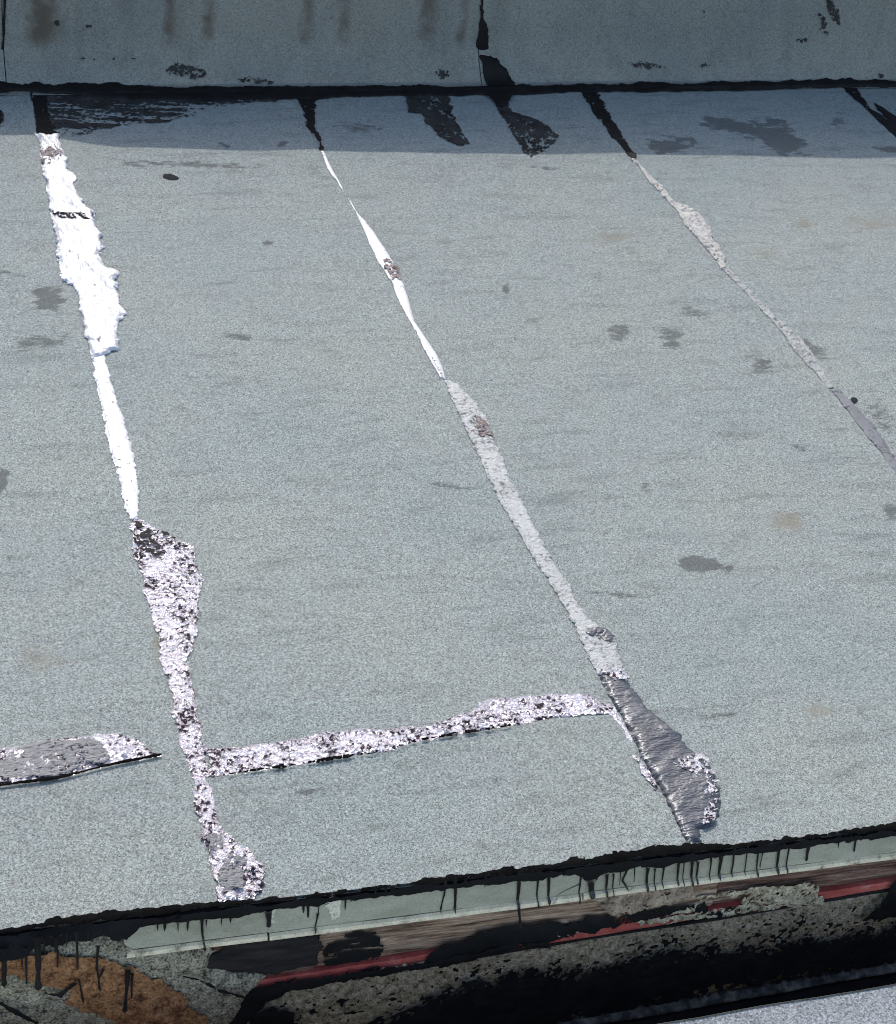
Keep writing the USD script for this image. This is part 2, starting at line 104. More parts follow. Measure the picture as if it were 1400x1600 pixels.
D["stains"] = [[1.0345,-2.5408,0.061,-0.0162,-0.0031,-0.0072,0,1.0],[1.0985,-2.9329,0.0943,-0.0118,-0.0025,-0.0062,0,0.84],[0.2655,-0.466,0.057,-0.0374,-0.0035,-0.0135,0,1.0],[1.3155,-2.4867,0.0178,-0.0024,-0.0028,-0.0065,0,1.6],[1.5148,-0.5501,0.0569,-0.0153,-0.0047,-0.0124,0,0.8],[0.2906,-2.388,0.0387,-0.0117,-0.0022,-0.0083,0,0.7],[0.7652,-2.1112,0.0479,-0.0187,-0.0036,-0.0094,0,0.8],[1.6859,-2.0597,0.0246,-0.019,-0.0082,-0.0122,0,0.8],[0.4028,-1.4273,0.0324,-0.0093,-0.0043,-0.0178,0,1.0],[1.1725,-1.2522,0.0161,-0.0012,-0.0093,-0.0298,0,1.0],[1.418,-1.488,0.0286,-0.0147,-0.0191,-0.0392,0,0.9],[1.5445,-1.5409,0.0204,-0.034,-0.0324,-0.0445,0,1.0],[1.7462,-1.6858,0.0194,-0.033,-0.0357,-0.0453,0,0.84],[1.522,-2.3445,0.0389,-0.0049,-0.0178,-0.0393,1,0.6],[1.2597,-2.4632,0.0531,-0.0207,-0.0165,-0.0317,0,1.6],[-0.0455,-1.2028,0.0386,-0.0195,-0.0108,-0.0516,0,1.6],[-0.0564,-1.2461,0.0142,-0.0012,-0.002,-0.0186,0,1.6],[0.576,-0.9581,0.0141,-0.0009,-0.0021,-0.0106,0,1.5],[-0.2227,-1.9704,0.0116,-0.0057,-0.0094,-0.0456,0,1.6],[-0.0937,-1.4102,0.0778,0.0079,-0.002,-0.0407,0,0.84],[0.2393,-3.0111,0.0258,-0.0042,-0.0028,-0.0128,0,0.84],[1.2366,-2.167,0.0119,-0.0173,-0.014,-0.0184,0,0.8],[1.6619,-1.4199,0.0508,-0.0143,-0.0104,-0.0224,0,0.76],[0.4671,-0.4829,0.2142,-0.0188,-0.0036,-0.0201,0,0.8],[-0.1137,-1.0814,0.0432,-0.0322,-0.0034,-0.0138,0,1.0],[0.1071,-2.7676,0.0372,-0.0245,-0.0144,-0.0357,0,0.4],[1.7972,-2.3362,0.0209,-0.0026,-0.0204,-0.0401,0,1.0],[1.9889,-0.421,0.0762,-0.0029,-0.0208,-0.0529,0,1.6],[2.2665,-0.2923,0.1001,-0.0547,-0.0262,-0.0497,0,1.6],[2.3793,-0.3758,0.0574,-0.083,-0.0628,-0.0949,0,1.6],[2.4065,-0.2682,0.0299,-0.0009,-0.0126,-0.0282,0,1.6],[2.6526,-0.2661,0.0306,-0.0009,-0.0341,-0.071,0,0.7],[1.0017,-0.2605,0.0913,-0.003,-0.0117,-0.0483,0,0.7],[0.7386,-0.3647,0.0214,0.0159,-0.0002,-0.0177,0,1.4],[0.5652,-0.3581,0.0192,-0.0157,-0.0052,-0.016,0,1.4],[2.747,-0.4824,0.0517,-0.0136,-0.0151,-0.0269,0,1.6],[-0.206,-2.5719,0.0426,-0.0062,-0.0038,-0.0372,1,0.42],[1.5764,-0.9863,0.0933,0.0111,-0.0091,-0.0294,1,0.42],[2.2076,-0.9481,0.0311,-0.0019,-0.0195,-0.0422,1,0.48],[2.4267,-0.9614,0.0952,-0.0058,-0.0288,-0.0578,1,0.4],[1.3185,-2.9533,0.0407,-0.0062,-0.0084,-0.0179,1,0.48],[2.0117,-1.128,0.0496,-0.0034,-0.0207,-0.0467,1,0.24],[1.9633,-1.9482,0.0448,0.0284,-0.0065,-0.094,0,0.66],[1.9245,-1.6233,0.0173,-0.0466,-0.0199,-0.0219,0,1.0],[0.9118,-3.1246,0.0164,-0.0078,-0.0043,-0.0077,0,0.6],[0.0268,-2.5671,0.0089,0.0001,-0.0049,-0.057,1,0.48],[1.1938,-1.4137,0.035,-0.003,-0.0061,-0.0189,0,0.6]]
D["tar_top"] = [[-0.4208,-3.2418],[-0.3377,-3.2374],[-0.2848,-3.2329],[-0.231,-3.2256],[-0.1775,-3.2265],[-0.1027,-3.2341],[-0.0155,-3.238],[0.0947,-3.2457],[0.1839,-3.2526],[0.2758,-3.2538],[0.3465,-3.2511],[0.4414,-3.2509],[0.5374,-3.2521],[0.6214,-3.2573],[0.6854,-3.251],[0.7606,-3.2512],[0.8619,-3.2525],[0.9368,-3.2587],[1.0628,-3.2704],[1.1432,-3.2691],[1.2373,-3.27],[1.3328,-3.2709],[1.4161,-3.2713]]
D["tar_low"] = [[-0.4226,-0.0339],[-0.3396,-0.0295],[-0.3084,-0.0351],[-0.2765,-0.018],[-0.2449,-0.0171],[-0.1811,-0.017],[-0.1382,-0.0197],[-0.1003,-0.0198],[-0.0186,-0.016],[0.059,-0.0212],[0.0921,-0.0137],[0.1253,-0.0062],[0.1815,-0.0025],[0.2269,-0.0019],[0.2724,0.0021],[0.318,0.0078],[0.376,0.0081],[0.4342,0.0119],[0.5051,0.0137],[0.5531,0.0126],[0.6144,0.006],[0.6534,-0.0088],[0.6777,-0.0077],[0.7006,-0.0336],[0.7194,-0.035],[0.7359,-0.0223],[0.7606,-0.0212],[0.7909,-0.0158],[0.8226,-0.0175],[0.8491,-0.0235],[0.8651,-0.0089],[0.8837,-0.0068],[0.9225,-0.0095],[0.9428,-0.0024],[0.9844,0.0013],[1.0079,0.0113],[1.0415,0.0061],[1.0605,0.0083],[1.0822,-0.0003],[1.1022,-0.0017],[1.1333,0.0056],[1.1535,0.0042],[1.1649,0.0111],[1.2,0.0039],[1.2414,-0.0008],[1.2604,0.0032],[1.2936,0.0051],[1.3183,0.0135],[1.4002,0.0133]]
D["drips"] = [[[[0.766,-0.0194],[0.7715,-0.062]],0.0031],[[[0.7798,-0.0121],[0.7745,-0.0464],[0.7881,-0.0696]],0.004],[[[0.7923,-0.011],[0.7986,-0.0568]],0.0027],[[[0.8188,-0.0152],[0.8273,-0.0778]],0.004],[[[0.8339,-0.0209],[0.8426,-0.0772]],0.0031],[[[0.8508,-0.0172],[0.8572,-0.0731]],0.0053],[[[0.8784,-0.0025],[0.8878,-0.0717]],0.004],[[[0.8889,-0.0074],[0.8989,-0.0736]],0.0031],[[[0.9067,-0.0134],[0.9163,-0.0765]],0.0035],[[[0.9189,-0.0154],[0.9267,-0.0749]],0.0044],[[[0.9425,-0.0032],[0.952,-0.0693]],0.0049],[[[0.9613,0.0034],[0.9712,-0.0693]],0.0049],[[[0.986,0.0154],[0.9961,-0.0668]],0.0053],[[[1.0126,0.0145],[1.0231,-0.068]],0.0049],[[[0.5667,0.0207],[0.5753,-0.0691],[0.5883,-0.1429]],0.0053],[[[0.6039,0.0115],[0.6086,-0.0492],[0.6153,-0.0857]],0.0049],[[[0.6235,0.0084],[0.635,-0.0793]],0.0044],[[[0.5042,0.0153],[0.5066,-0.0194]],0.0049],[[[0.5212,0.0125],[0.524,-0.0161]],0.0035],[[[0.4667,0.0152],[0.4684,-0.0068]],0.0049],[[[0.6882,-0.0053],[0.6954,-0.0897]],0.004],[[[0.7109,-0.0312],[0.7189,-0.0775]],0.0075],[[[0.7401,-0.0201],[0.7471,-0.079]],0.0044],[[[0.7521,-0.022],[0.7604,-0.0813]],0.004],[[[0.5752,0.0162],[0.5788,-0.0157]],0.0031],[[[0.5896,0.017],[0.5925,-0.0022]],0.004],[[[0.6898,-0.042],[0.6602,-0.0579],[0.6403,-0.077]],0.0022],[[[0.3014,0.0161],[0.3052,-0.0123]],0.0035],[[[0.3204,0.0191],[0.3238,-0.0155]],0.0049],[[[0.3324,0.0171],[0.3349,-0.008]],0.0049],[[[0.3723,0.0167],[0.3755,-0.0133]],0.0027],[[[0.4295,0.0196],[0.4315,-0.0243],[0.4293,-0.0713]],0.0057],[[[0.4466,0.023],[0.4544,-0.0407],[0.4561,-0.0727]],0.004],[[[0.4656,0.0199],[0.4677,-0.0053]],0.0044],[[[0.2047,0.0046],[0.2034,-0.0478],[0.1993,-0.0785]],0.004],[[[0.2495,0.0001],[0.2517,-0.0374]],0.0027],[[[0.4173,0.0216],[0.4173,0.0031]],0.0027],[[[0.2601,0.0014],[0.261,-0.0173]],0.0031],[[[1.0343,0.0125],[1.0486,-0.0747]],0.0041],[[[1.0445,0.0109],[1.0531,-0.0588]],0.0037],[[[1.0789,0.0056],[1.0908,-0.0733]],0.0049],[[[1.0993,0.0024],[1.1096,-0.0736]],0.0049],[[[1.1398,0.0096],[1.1478,-0.0548]],0.0045],[[[1.2016,0.0082],[1.2082,-0.0285]],0.0026],[[[1.2249,0.0074],[1.2315,-0.0211]],0.003],[[[1.237,0.0055],[1.2456,-0.0455]],0.0037],[[[1.2815,0.0123],[1.2885,-0.0162]],0.0026],[[[-0.0013,-0.0139],[0.0002,-0.0542],[0.0048,-0.0924]],0.0075],[[[-0.0258,-0.0127],[-0.0248,-0.0435]],0.0031],[[[-0.0429,-0.0189],[-0.0421,-0.0435]],0.0031],[[[-0.0653,-0.0119],[-0.0647,-0.0364]],0.0035],[[[-0.0774,-0.0128],[-0.0769,-0.0343]],0.0031],[[[0.0327,-0.0167],[0.0338,-0.0415]],0.0031],[[[0.0481,-0.0163],[0.049,-0.0349]],0.0031],[[[0.0061,-0.0182],[0.0069,-0.0399]],0.0027],[[[0.113,-0.0091],[0.117,-0.0593]],0.0066],[[[0.1752,-0.0013],[0.1774,-0.0325]],0.004],[[[0.2031,-0.037],[0.2,-0.0803]],0.0044],[[[0.1831,-0.0088],[0.1858,-0.0464]],0.0031]]
D["drips_left"] = [[[[-0.3347,-0.0029],[-0.3364,-0.1093]],0.008],[[[-0.3059,-0.0081],[-0.3061,-0.0657]],0.004],[[[-0.2993,-0.0123],[-0.2991,-0.1103]],0.0071],[[[-0.2804,0.0142],[-0.2796,-0.0584],[-0.2796,-0.1297]],0.0102],[[[-0.2679,0.0091],[-0.2686,-0.0421]],0.0049],[[[-0.2495,0.0088],[-0.2499,-0.0364]],0.0062],[[[-0.2469,-0.0278],[-0.2473,-0.0767]],0.0035],[[[-0.2154,0.0117],[-0.2146,-0.089],[-0.2047,-0.1794]],0.0066],[[[-0.1978,0.0116],[-0.1977,-0.0185]],0.004],[[[-0.1799,-0.0278],[-0.1817,-0.089],[-0.1764,-0.153]],0.0049],[[[-0.1292,-0.0988],[-0.1328,-0.2198]],0.0049],[[[-0.122,-0.1096],[-0.1219,-0.1829]],0.0044],[[[-0.232,0.0117],[-0.2322,-0.0274]],0.004],[[[-0.1706,-0.091],[-0.1785,-0.1209]],0.0031]]
D["lip_line"] = [[-0.1484,-0.0757],[-0.0826,-0.0878],[-0.0048,-0.0935],[0.2108,-0.0899],[0.3272,-0.0866],[0.4947,-0.0901],[0.641,-0.0859],[0.7644,-0.0772],[0.8918,-0.0776],[1.0475,-0.0752],[1.1793,-0.0702],[1.3445,-0.0773]]
D["wood_low"] = [[0.1402,-0.2096],[0.2225,-0.2075],[0.4636,-0.2045],[0.789,-0.1896],[0.9529,-0.1731],[1.2101,-0.1627],[1.3742,-0.1591]]
D["red_low"] = [[0.1425,-0.2459],[0.2249,-0.2385],[0.3329,-0.2376],[0.4227,-0.2329],[0.8943,-0.1957],[1.0587,-0.188],[1.2191,-0.1975],[1.3838,-0.1924]]
D["tar_board_left"] = [[-0.0054,-0.1378],[0.0132,-0.1241],[0.0353,-0.1145],[0.0421,-0.0902],[0.0786,-0.0748],[0.1176,-0.0649],[0.1519,-0.0676],[0.1815,-0.083],[0.2107,-0.0882],[0.2206,-0.1874],[0.1369,-0.1945],[0.1017,-0.1877],[0.0205,-0.167]]
D["tar_board_mid"] = [[0.2266,-0.1442],[0.2621,-0.1194],[0.3156,-0.1237],[0.337,-0.1609],[0.3281,-0.193],[0.2306,-0.196]]
D["tar_board_right"] = [[0.4185,-0.225],[0.4446,-0.176],[0.504,-0.162],[0.5631,-0.1443],[0.6383,-0.1488],[0.7093,-0.1597],[0.7251,-0.1411],[0.7585,-0.1505],[0.7816,-0.1582],[0.7777,-0.1864],[0.7148,-0.1932],[0.6721,-0.2035],[0.5853,-0.2129],[0.5121,-0.2246],[0.4516,-0.2349]]
D["beige_smear1"] = [[0.6497,-0.1862],[0.6654,-0.1657],[0.7103,-0.1702],[0.7144,-0.1872],[0.6828,-0.1959]]
D["beige_smear2"] = [[0.6953,-0.076],[0.7625,-0.0664],[0.8268,-0.072],[0.9237,-0.0759],[0.9289,-0.1194],[0.8919,-0.1416],[0.8405,-0.1434],[0.8166,-0.1536],[0.7822,-0.1619],[0.7468,-0.12]]
D["beige_red1"] = [[0.8811,-0.1605],[0.9077,-0.1507],[0.9469,-0.1503],[0.9513,-0.171],[0.9096,-0.1728],[0.8872,-0.1779]]
D["beige_red2"] = [[1.0421,-0.1451],[1.1011,-0.1408],[1.1965,-0.1389],[1.2069,-0.1792],[1.1235,-0.1776],[1.049,-0.1755]]
D["beige_wood"] = [[0.9332,-0.125],[0.9723,-0.1246],[1.0573,-0.1211],[1.1391,-0.1278],[1.2089,-0.1359],[1.1839,-0.1445],[1.0895,-0.1447],[0.9961,-0.1431],[0.9396,-0.1369]]
D["tar_wall"] = [[0.2392,-0.438],[0.3081,-0.376],[0.4025,-0.3293],[0.4736,-0.2967],[0.5485,-0.2927],[0.5957,-0.2684],[0.633,-0.2626],[0.6613,-0.281],[0.7535,-0.2911],[0.8558,-0.2767],[0.8693,-0.2642],[0.9347,-0.2727],[0.9897,-0.2791],[1.1284,-0.2897],[1.2668,-0.2865],[1.408,-0.2833],[1.5521,-0.2802],[1.5978,-0.4256],[1.449,-0.4252],[1.3049,-0.4312],[1.161,-0.4268],[1.0226,-0.433],[0.8889,-0.4515],[0.7961,-0.4621],[0.4973,-0.4939]]
D["tar_right_end"] = [[1.3608,-0.1684],[1.3761,-0.1488],[1.5041,-0.1519],[1.542,-0.2721],[1.3968,-0.269],[1.3106,-0.2649],[1.3377,-0.2356],[1.3589,-0.211]]
D["tar_corner"] = [[0.0851,-0.2379],[0.1017,-0.2233],[0.1481,-0.22],[0.2418,-0.215],[0.3373,-0.2155],[0.4339,-0.2123],[0.5065,-0.2044],[0.5793,-0.1927],[0.6549,-0.1959],[0.6569,-0.209],[0.5814,-0.2076],[0.5085,-0.2192],[0.3994,-0.231],[0.2912,-0.2354],[0.1617,-0.2496],[0.1277,-0.2699],[0.106,-0.302],[0.0732,-0.3506],[0.0269,-0.3687],[0.0591,-0.3015]]
D["tar_corner2"] = [[0.1012,-0.2994],[0.1419,-0.2894],[0.1765,-0.3112],[0.1953,-0.3748],[0.1759,-0.447],[0.0901,-0.4281]]
D["pier"] = [[-0.4326,-0.0161],[-0.3401,-0.02],[-0.2772,-0.0086],[-0.2457,-0.0061],[-0.134,-0.0112],[-0.1226,-0.056],[-0.0728,-0.0851],[0.0076,-0.1033],[0.0338,-0.1116],[0.0176,-0.1291],[0.0129,-0.1524],[0.0998,-0.1812],[0.1147,-0.1999],[0.1077,-0.2199],[0.0854,-0.2369],[0.0714,-0.3065],[0.0512,-0.3765],[0.032,-0.487],[-0.4502,-0.4146]]
D["brown"] = [[-0.433,-0.0015],[-0.3409,-0.0021],[-0.2838,0.0005],[-0.2495,-0.0105],[-0.2456,-0.0521],[-0.2159,-0.0626],[-0.1839,-0.0635],[-0.1406,-0.0849],[-0.0851,-0.1293],[-0.0333,-0.1948],[0.0209,-0.277],[0.0475,-0.3561],[-0.0689,-0.3496],[-0.1499,-0.2418],[-0.2054,-0.2023],[-0.2217,-0.1748],[-0.2269,-0.1394],[-0.27,-0.1412],[-0.3016,-0.1164],[-0.3277,-0.0997],[-0.4369,-0.0903]]
D["crack"] = [[-0.0348,-0.1401],[-0.0064,-0.1542],[0.0347,-0.1918],[0.082,-0.2224]]
D["crack2"] = [[-0.3448,-0.1515],[-0.3188,-0.1824],[-0.2817,-0.2195]]
D["crack3"] = [[-0.2701,-0.14],[-0.2433,-0.152],[-0.2184,-0.1229]]
D["gutter_line"] = [[0.7301,-0.4682],[0.7961,-0.4621],[0.8889,-0.4515],[1.0226,-0.433],[1.161,-0.4268],[1.3049,-0.4312],[1.449,-0.4252]]
D["low_dark_line"] = [[0.6624,-0.2187],[0.7861,-0.1939],[0.889,-0.1887],[1.0538,-0.185],[1.2126,-0.1907],[1.3774,-0.1876]]
D["ledge"] = [[0.7087,-3.5295],[0.7955,-3.5263],[0.9191,-3.5282],[1.0453,-3.5302],[1.2406,-3.5312]]
D["cross_left_edge"] = [[-0.3877,-2.9132],[-0.3089,-2.9083],[-0.2073,-2.9068],[-0.1171,-2.8897],[-0.0358,-2.8824],[-0.013,-2.881],[-0.0135,-2.8843],[-0.0366,-2.8874],[-0.118,-2.8963],[-0.2081,-2.9132],[-0.3096,-2.9163],[-0.3883,-2.9211]]
D["cross_right_edge"] = [[0.0692,-2.9466],[0.1688,-2.9425],[0.2527,-2.9389],[0.3396,-2.9338],[0.4095,-2.9309],[0.4833,-2.9125],[0.5933,-2.9046],[0.6849,-2.8988],[0.6827,-2.9058],[0.5907,-2.9132],[0.481,-2.921],[0.4074,-2.9393],[0.3376,-2.9421],[0.2509,-2.9472],[0.1671,-2.9507],[0.0675,-2.9564]]
D["chip1"] = [[0.2105,-0.0107],[0.2266,0.0015],[0.2456,-0.0067],[0.2451,-0.0417],[0.2393,-0.0694],[0.2265,-0.0536]]
D["chip2"] = [[0.1079,-0.0147],[0.1231,-0.0058],[0.1375,-0.0033],[0.1283,-0.0182],[0.122,-0.0255],[0.1257,-0.0495],[0.1166,-0.0479]]
D["wood_tar"] = [[0.756,-0.175],[0.8122,-0.1525],[0.8438,-0.149],[0.8819,-0.1449],[0.9408,-0.1461],[0.9508,-0.1623],[0.8867,-0.1692],[0.8358,-0.1747],[0.7858,-0.1839]]
D["red_tar1"] = [[0.1398,-0.2195],[0.1688,-0.2144],[0.1988,-0.222],[0.1975,-0.2361],[0.1588,-0.2411]]
D["red_tar2"] = [[0.2696,-0.2158],[0.293,-0.2095],[0.3293,-0.2129],[0.3328,-0.2243],[0.3005,-0.2272],[0.2766,-0.228]]
D["red_tar3"] = [[0.9326,-0.1675],[0.9611,-0.1471],[0.9805,-0.176],[1.0735,-0.1739],[1.0709,-0.1919],[0.9708,-0.1926]]
D["red_beige1"] = [[0.3304,-0.2238],[0.3903,-0.2172],[0.4202,-0.212],[0.4181,-0.2261],[0.3674,-0.2309],[0.3376,-0.2361]]
D["red_beige2"] = [[0.8371,-0.1797],[0.8941,-0.1717],[0.9676,-0.1773],[1.0464,-0.1729],[1.2158,-0.1728],[1.2214,-0.1941],[1.0504,-0.1901],[0.9051,-0.1937],[0.8392,-0.191]]
D["s2_pale"] = [[0.8917,-2.8728],[0.9205,-2.8696],[0.948,-2.8889],[0.9634,-2.914],[0.9645,-2.9329],[0.9124,-2.947],[0.9008,-2.923]]
D["s1_crack"] = [[0.0157,-0.7571],[0.0453,-0.7698],[0.0757,-0.7752],[0.1084,-0.7625],[0.1298,-0.7857],[0.1158,-0.814],[0.0753,-0.8079],[0.0382,-0.8021],[0.0194,-0.7865]]
D["s1_rust"] = [[0.025,-0.3869],[0.0684,-0.3558],[0.0875,-0.3976],[0.0784,-0.4458],[0.0453,-0.4843],[0.0221,-0.4673]]
D["Ec"] = [0.001942,-0.0266,-3.24792]

# ------------------------------------------------------------------ helpers
COUNT = {}
def numbered(path):
    n = COUNT.get(path, 0); COUNT[path] = n + 1
    return path if n == 0 else f"{path}_{n:03d}"

def tag(prim, label=None, category=None, group=None, kind=None):
    for k, v in (("label", label), ("category", category), ("group", group), ("kind", kind)):
        if v:
            prim.SetCustomDataByKey(k, v)
    return prim

def thing(name, label=None, category=None, group=None, kind=None):
    return tag(UsdGeom.Xform.Define(stage, numbered("/World/" + name)).GetPrim(), label, category, group, kind)

def part(name, mesh, mat, parent=None, smooth=True, label=None, category=None, group=None, kind=None):
    base = str(parent.GetPath()) if parent is not None else "/World"
    m = usdkit.mesh(stage, numbered(f"{base}/{name}"), mesh, mat, smooth=smooth)
    return tag(m.GetPrim(), label, category, group, kind)

def fbm(u, v, w=0.0, octaves=4, seed=0):
    u, v = np.asarray(u, float), np.asarray(v, float)
    return meshkit.fbm(np.stack([u + 1000, v + 1000, np.zeros_like(u) + w + 500], -1), octaves, seed)

def smooth01(t):
    t = np.clip(t, 0, 1); return t * t * (3 - 2 * t)

def signed_distance(poly, q):
    a = np.asarray(poly, float); b = np.roll(a, -1, 0)
    out = np.full(len(q), 1e9); inside = np.zeros(len(q), bool)
    for (ax, ay), (bx, by) in zip(a, b):
        ex, ey = bx - ax, by - ay
        wx, wy = q[:, 0] - ax, q[:, 1] - ay
        t = np.clip((wx * ex + wy * ey) / max(ex * ex + ey * ey, 1e-12), 0, 1)
        out = np.minimum(out, (wx - ex * t) ** 2 + (wy - ey * t) ** 2)
        c = (ay > q[:, 1]) != (by > q[:, 1])
        if c.any():
            xi = ax + (q[:, 1] - ay) * ex / (ey if abs(ey) > 1e-12 else 1e-12)
            inside ^= c & (q[:, 0] < xi)
    return np.where(inside, 1, -1) * np.sqrt(out)

def clip_level(v, f, tri):
    """The part of the triangles where f > 0, cut exactly along f = 0."""
    ins = f > 0
    n_in = ins[tri].sum(1)
    keep = [tri[n_in == 3]]
    verts = [v]; fs = [f]; key = {}; extra = []
    def cut(i, j):
        k = (i, j) if i < j else (j, i)
        if k not in key:
            t = f[k[0]] / (f[k[0]] - f[k[1]])
            key[k] = len(v) + len(extra)
            extra.append(v[k[0]] + t * (v[k[1]] - v[k[0]]))
        return key[k]
    add = []
    for t in tri[(n_in == 1) | (n_in == 2)].tolist():
        s = [bool(ins[i]) for i in t]
        k = s.index(True) if sum(s) == 1 else s.index(False)
        a, b, c = t[k], t[(k + 1) % 3], t[(k + 2) % 3]
        ab, ac = cut(a, b), cut(a, c)
        if sum(s) == 1:
            add.append((a, ab, ac))
        else:
            add += [(ab, b, c), (ab, c, ac)]
    if extra:
        verts.append(np.array(extra)); fs.append(np.zeros(len(extra)))
    if add:
        keep.append(np.array(add))
    v, f, tri = np.vstack(verts), np.concatenate(fs), np.vstack(keep)
    used, inv = np.unique(tri, return_inverse=True)
    return v[used], f[used], inv.reshape(tri.shape)

def coat(poly, cell, surf, thick=0.004, edge=0.006, ragged=0.006, freq=40.0, relief=None, holes=None, seed=0, lift=0.0006, ragged2=0.0, shrink=0.0):
    """A coat of stuff lying on a surface: outline made ragged, holes worn into it, thickness rising from the edge, relief on top."""
    poly = np.asarray(poly, float)
    lo, hi = poly.min(0) - 2 * ragged - 2 * cell, poly.max(0) + 2 * ragged + 2 * cell
    nu, nv = (np.ceil((hi - lo) / cell).astype(int) + 1)
    U, V = np.meshgrid(lo[0] + np.arange(nu) * cell, lo[1] + np.arange(nv) * cell, indexing="ij")
    q = np.stack([U.ravel(), V.ravel()], 1)
    rng = np.random.default_rng(seed)
    q = q + rng.uniform(-.3, .3, q.shape) * cell
    f = signed_distance(poly, q)
    f = f - shrink + ragged * 2 * (fbm(q[:, 0] * freq, q[:, 1] * freq, seed, 4, seed) - 0.5) * 1.6
    if ragged2:
        f = f + ragged2 * 2 * (fbm(q[:, 0] * 150, q[:, 1] * 150, seed, 2, seed + 5) - 0.5)
    if holes is not None:
        f = np.minimum(f, holes(q[:, 0], q[:, 1], f))
    idx = np.arange(nu * nv).reshape(nu, nv)
    a, b, c, d = idx[:-1, :-1].ravel(), idx[1:, :-1].ravel(), idx[1:, 1:].ravel(), idx[:-1, 1:].ravel()
    tri = np.vstack([np.stack([a, b, c], 1), np.stack([a, c, d], 1)])
    v, f, tri = clip_level(q, f, tri)
    h = lift + thick * (1 - np.exp(-np.maximum(f, 0) / edge))
    if relief is not None:
        h = h + relief(v[:, 0], v[:, 1]) * np.minimum(1, np.maximum(f, 0) / (2 * edge))
    p = surf(v[:, 0], v[:, 1], np.maximum(h, lift))
    n = np.cross(p[tri[:, 1]] - p[tri[:, 0]], p[tri[:, 2]] - p[tri[:, 0]]).sum(0)
    ref = surf(v[:1, 0], v[:1, 1], np.array([1.0]))[0] - surf(v[:1, 0], v[:1, 1], np.array([0.0]))[0]
    if n @ ref < 0:
        tri = tri[:, ::-1]
    return p, tri

def grid_mesh(P):
    """(nu, nv, 3) points -> mesh."""
    nu, nv = P.shape[:2]
    idx = np.arange(nu * nv).reshape(nu, nv)
    a, b, c, d = idx[:-1, :-1].ravel(), idx[1:, :-1].ravel(), idx[1:, 1:].ravel(), idx[:-1, 1:].ravel()
    return P.reshape(-1, 3), np.vstack([np.stack([a, b, c], 1), np.stack([a, c, d], 1)])

def box(x0, x1, y0, y1, z0, z1):
    m = trimesh.creation.box((x1 - x0, y1 - y0, z1 - z0)); m.apply_translation(((x0 + x1) / 2, (y0 + y1) / 2, (z0 + z1) / 2)); return m

def joined(*ms):
    vs, fs, n = [], [], 0
    for m in ms:
        v, f = (m.vertices, m.faces) if hasattr(m, "vertices") else m
        vs.append(np.asarray(v)); fs.append(np.asarray(f) + n); n += len(v)
    return np.vstack(vs), np.vstack(fs)

# ------------------------------------------------------------------ materials
def mat(name, nodes, links, surface="p.BSDF"):
    return usdkit.material(stage, "/World/Looks/" + name, nodes, links, surface=surface)

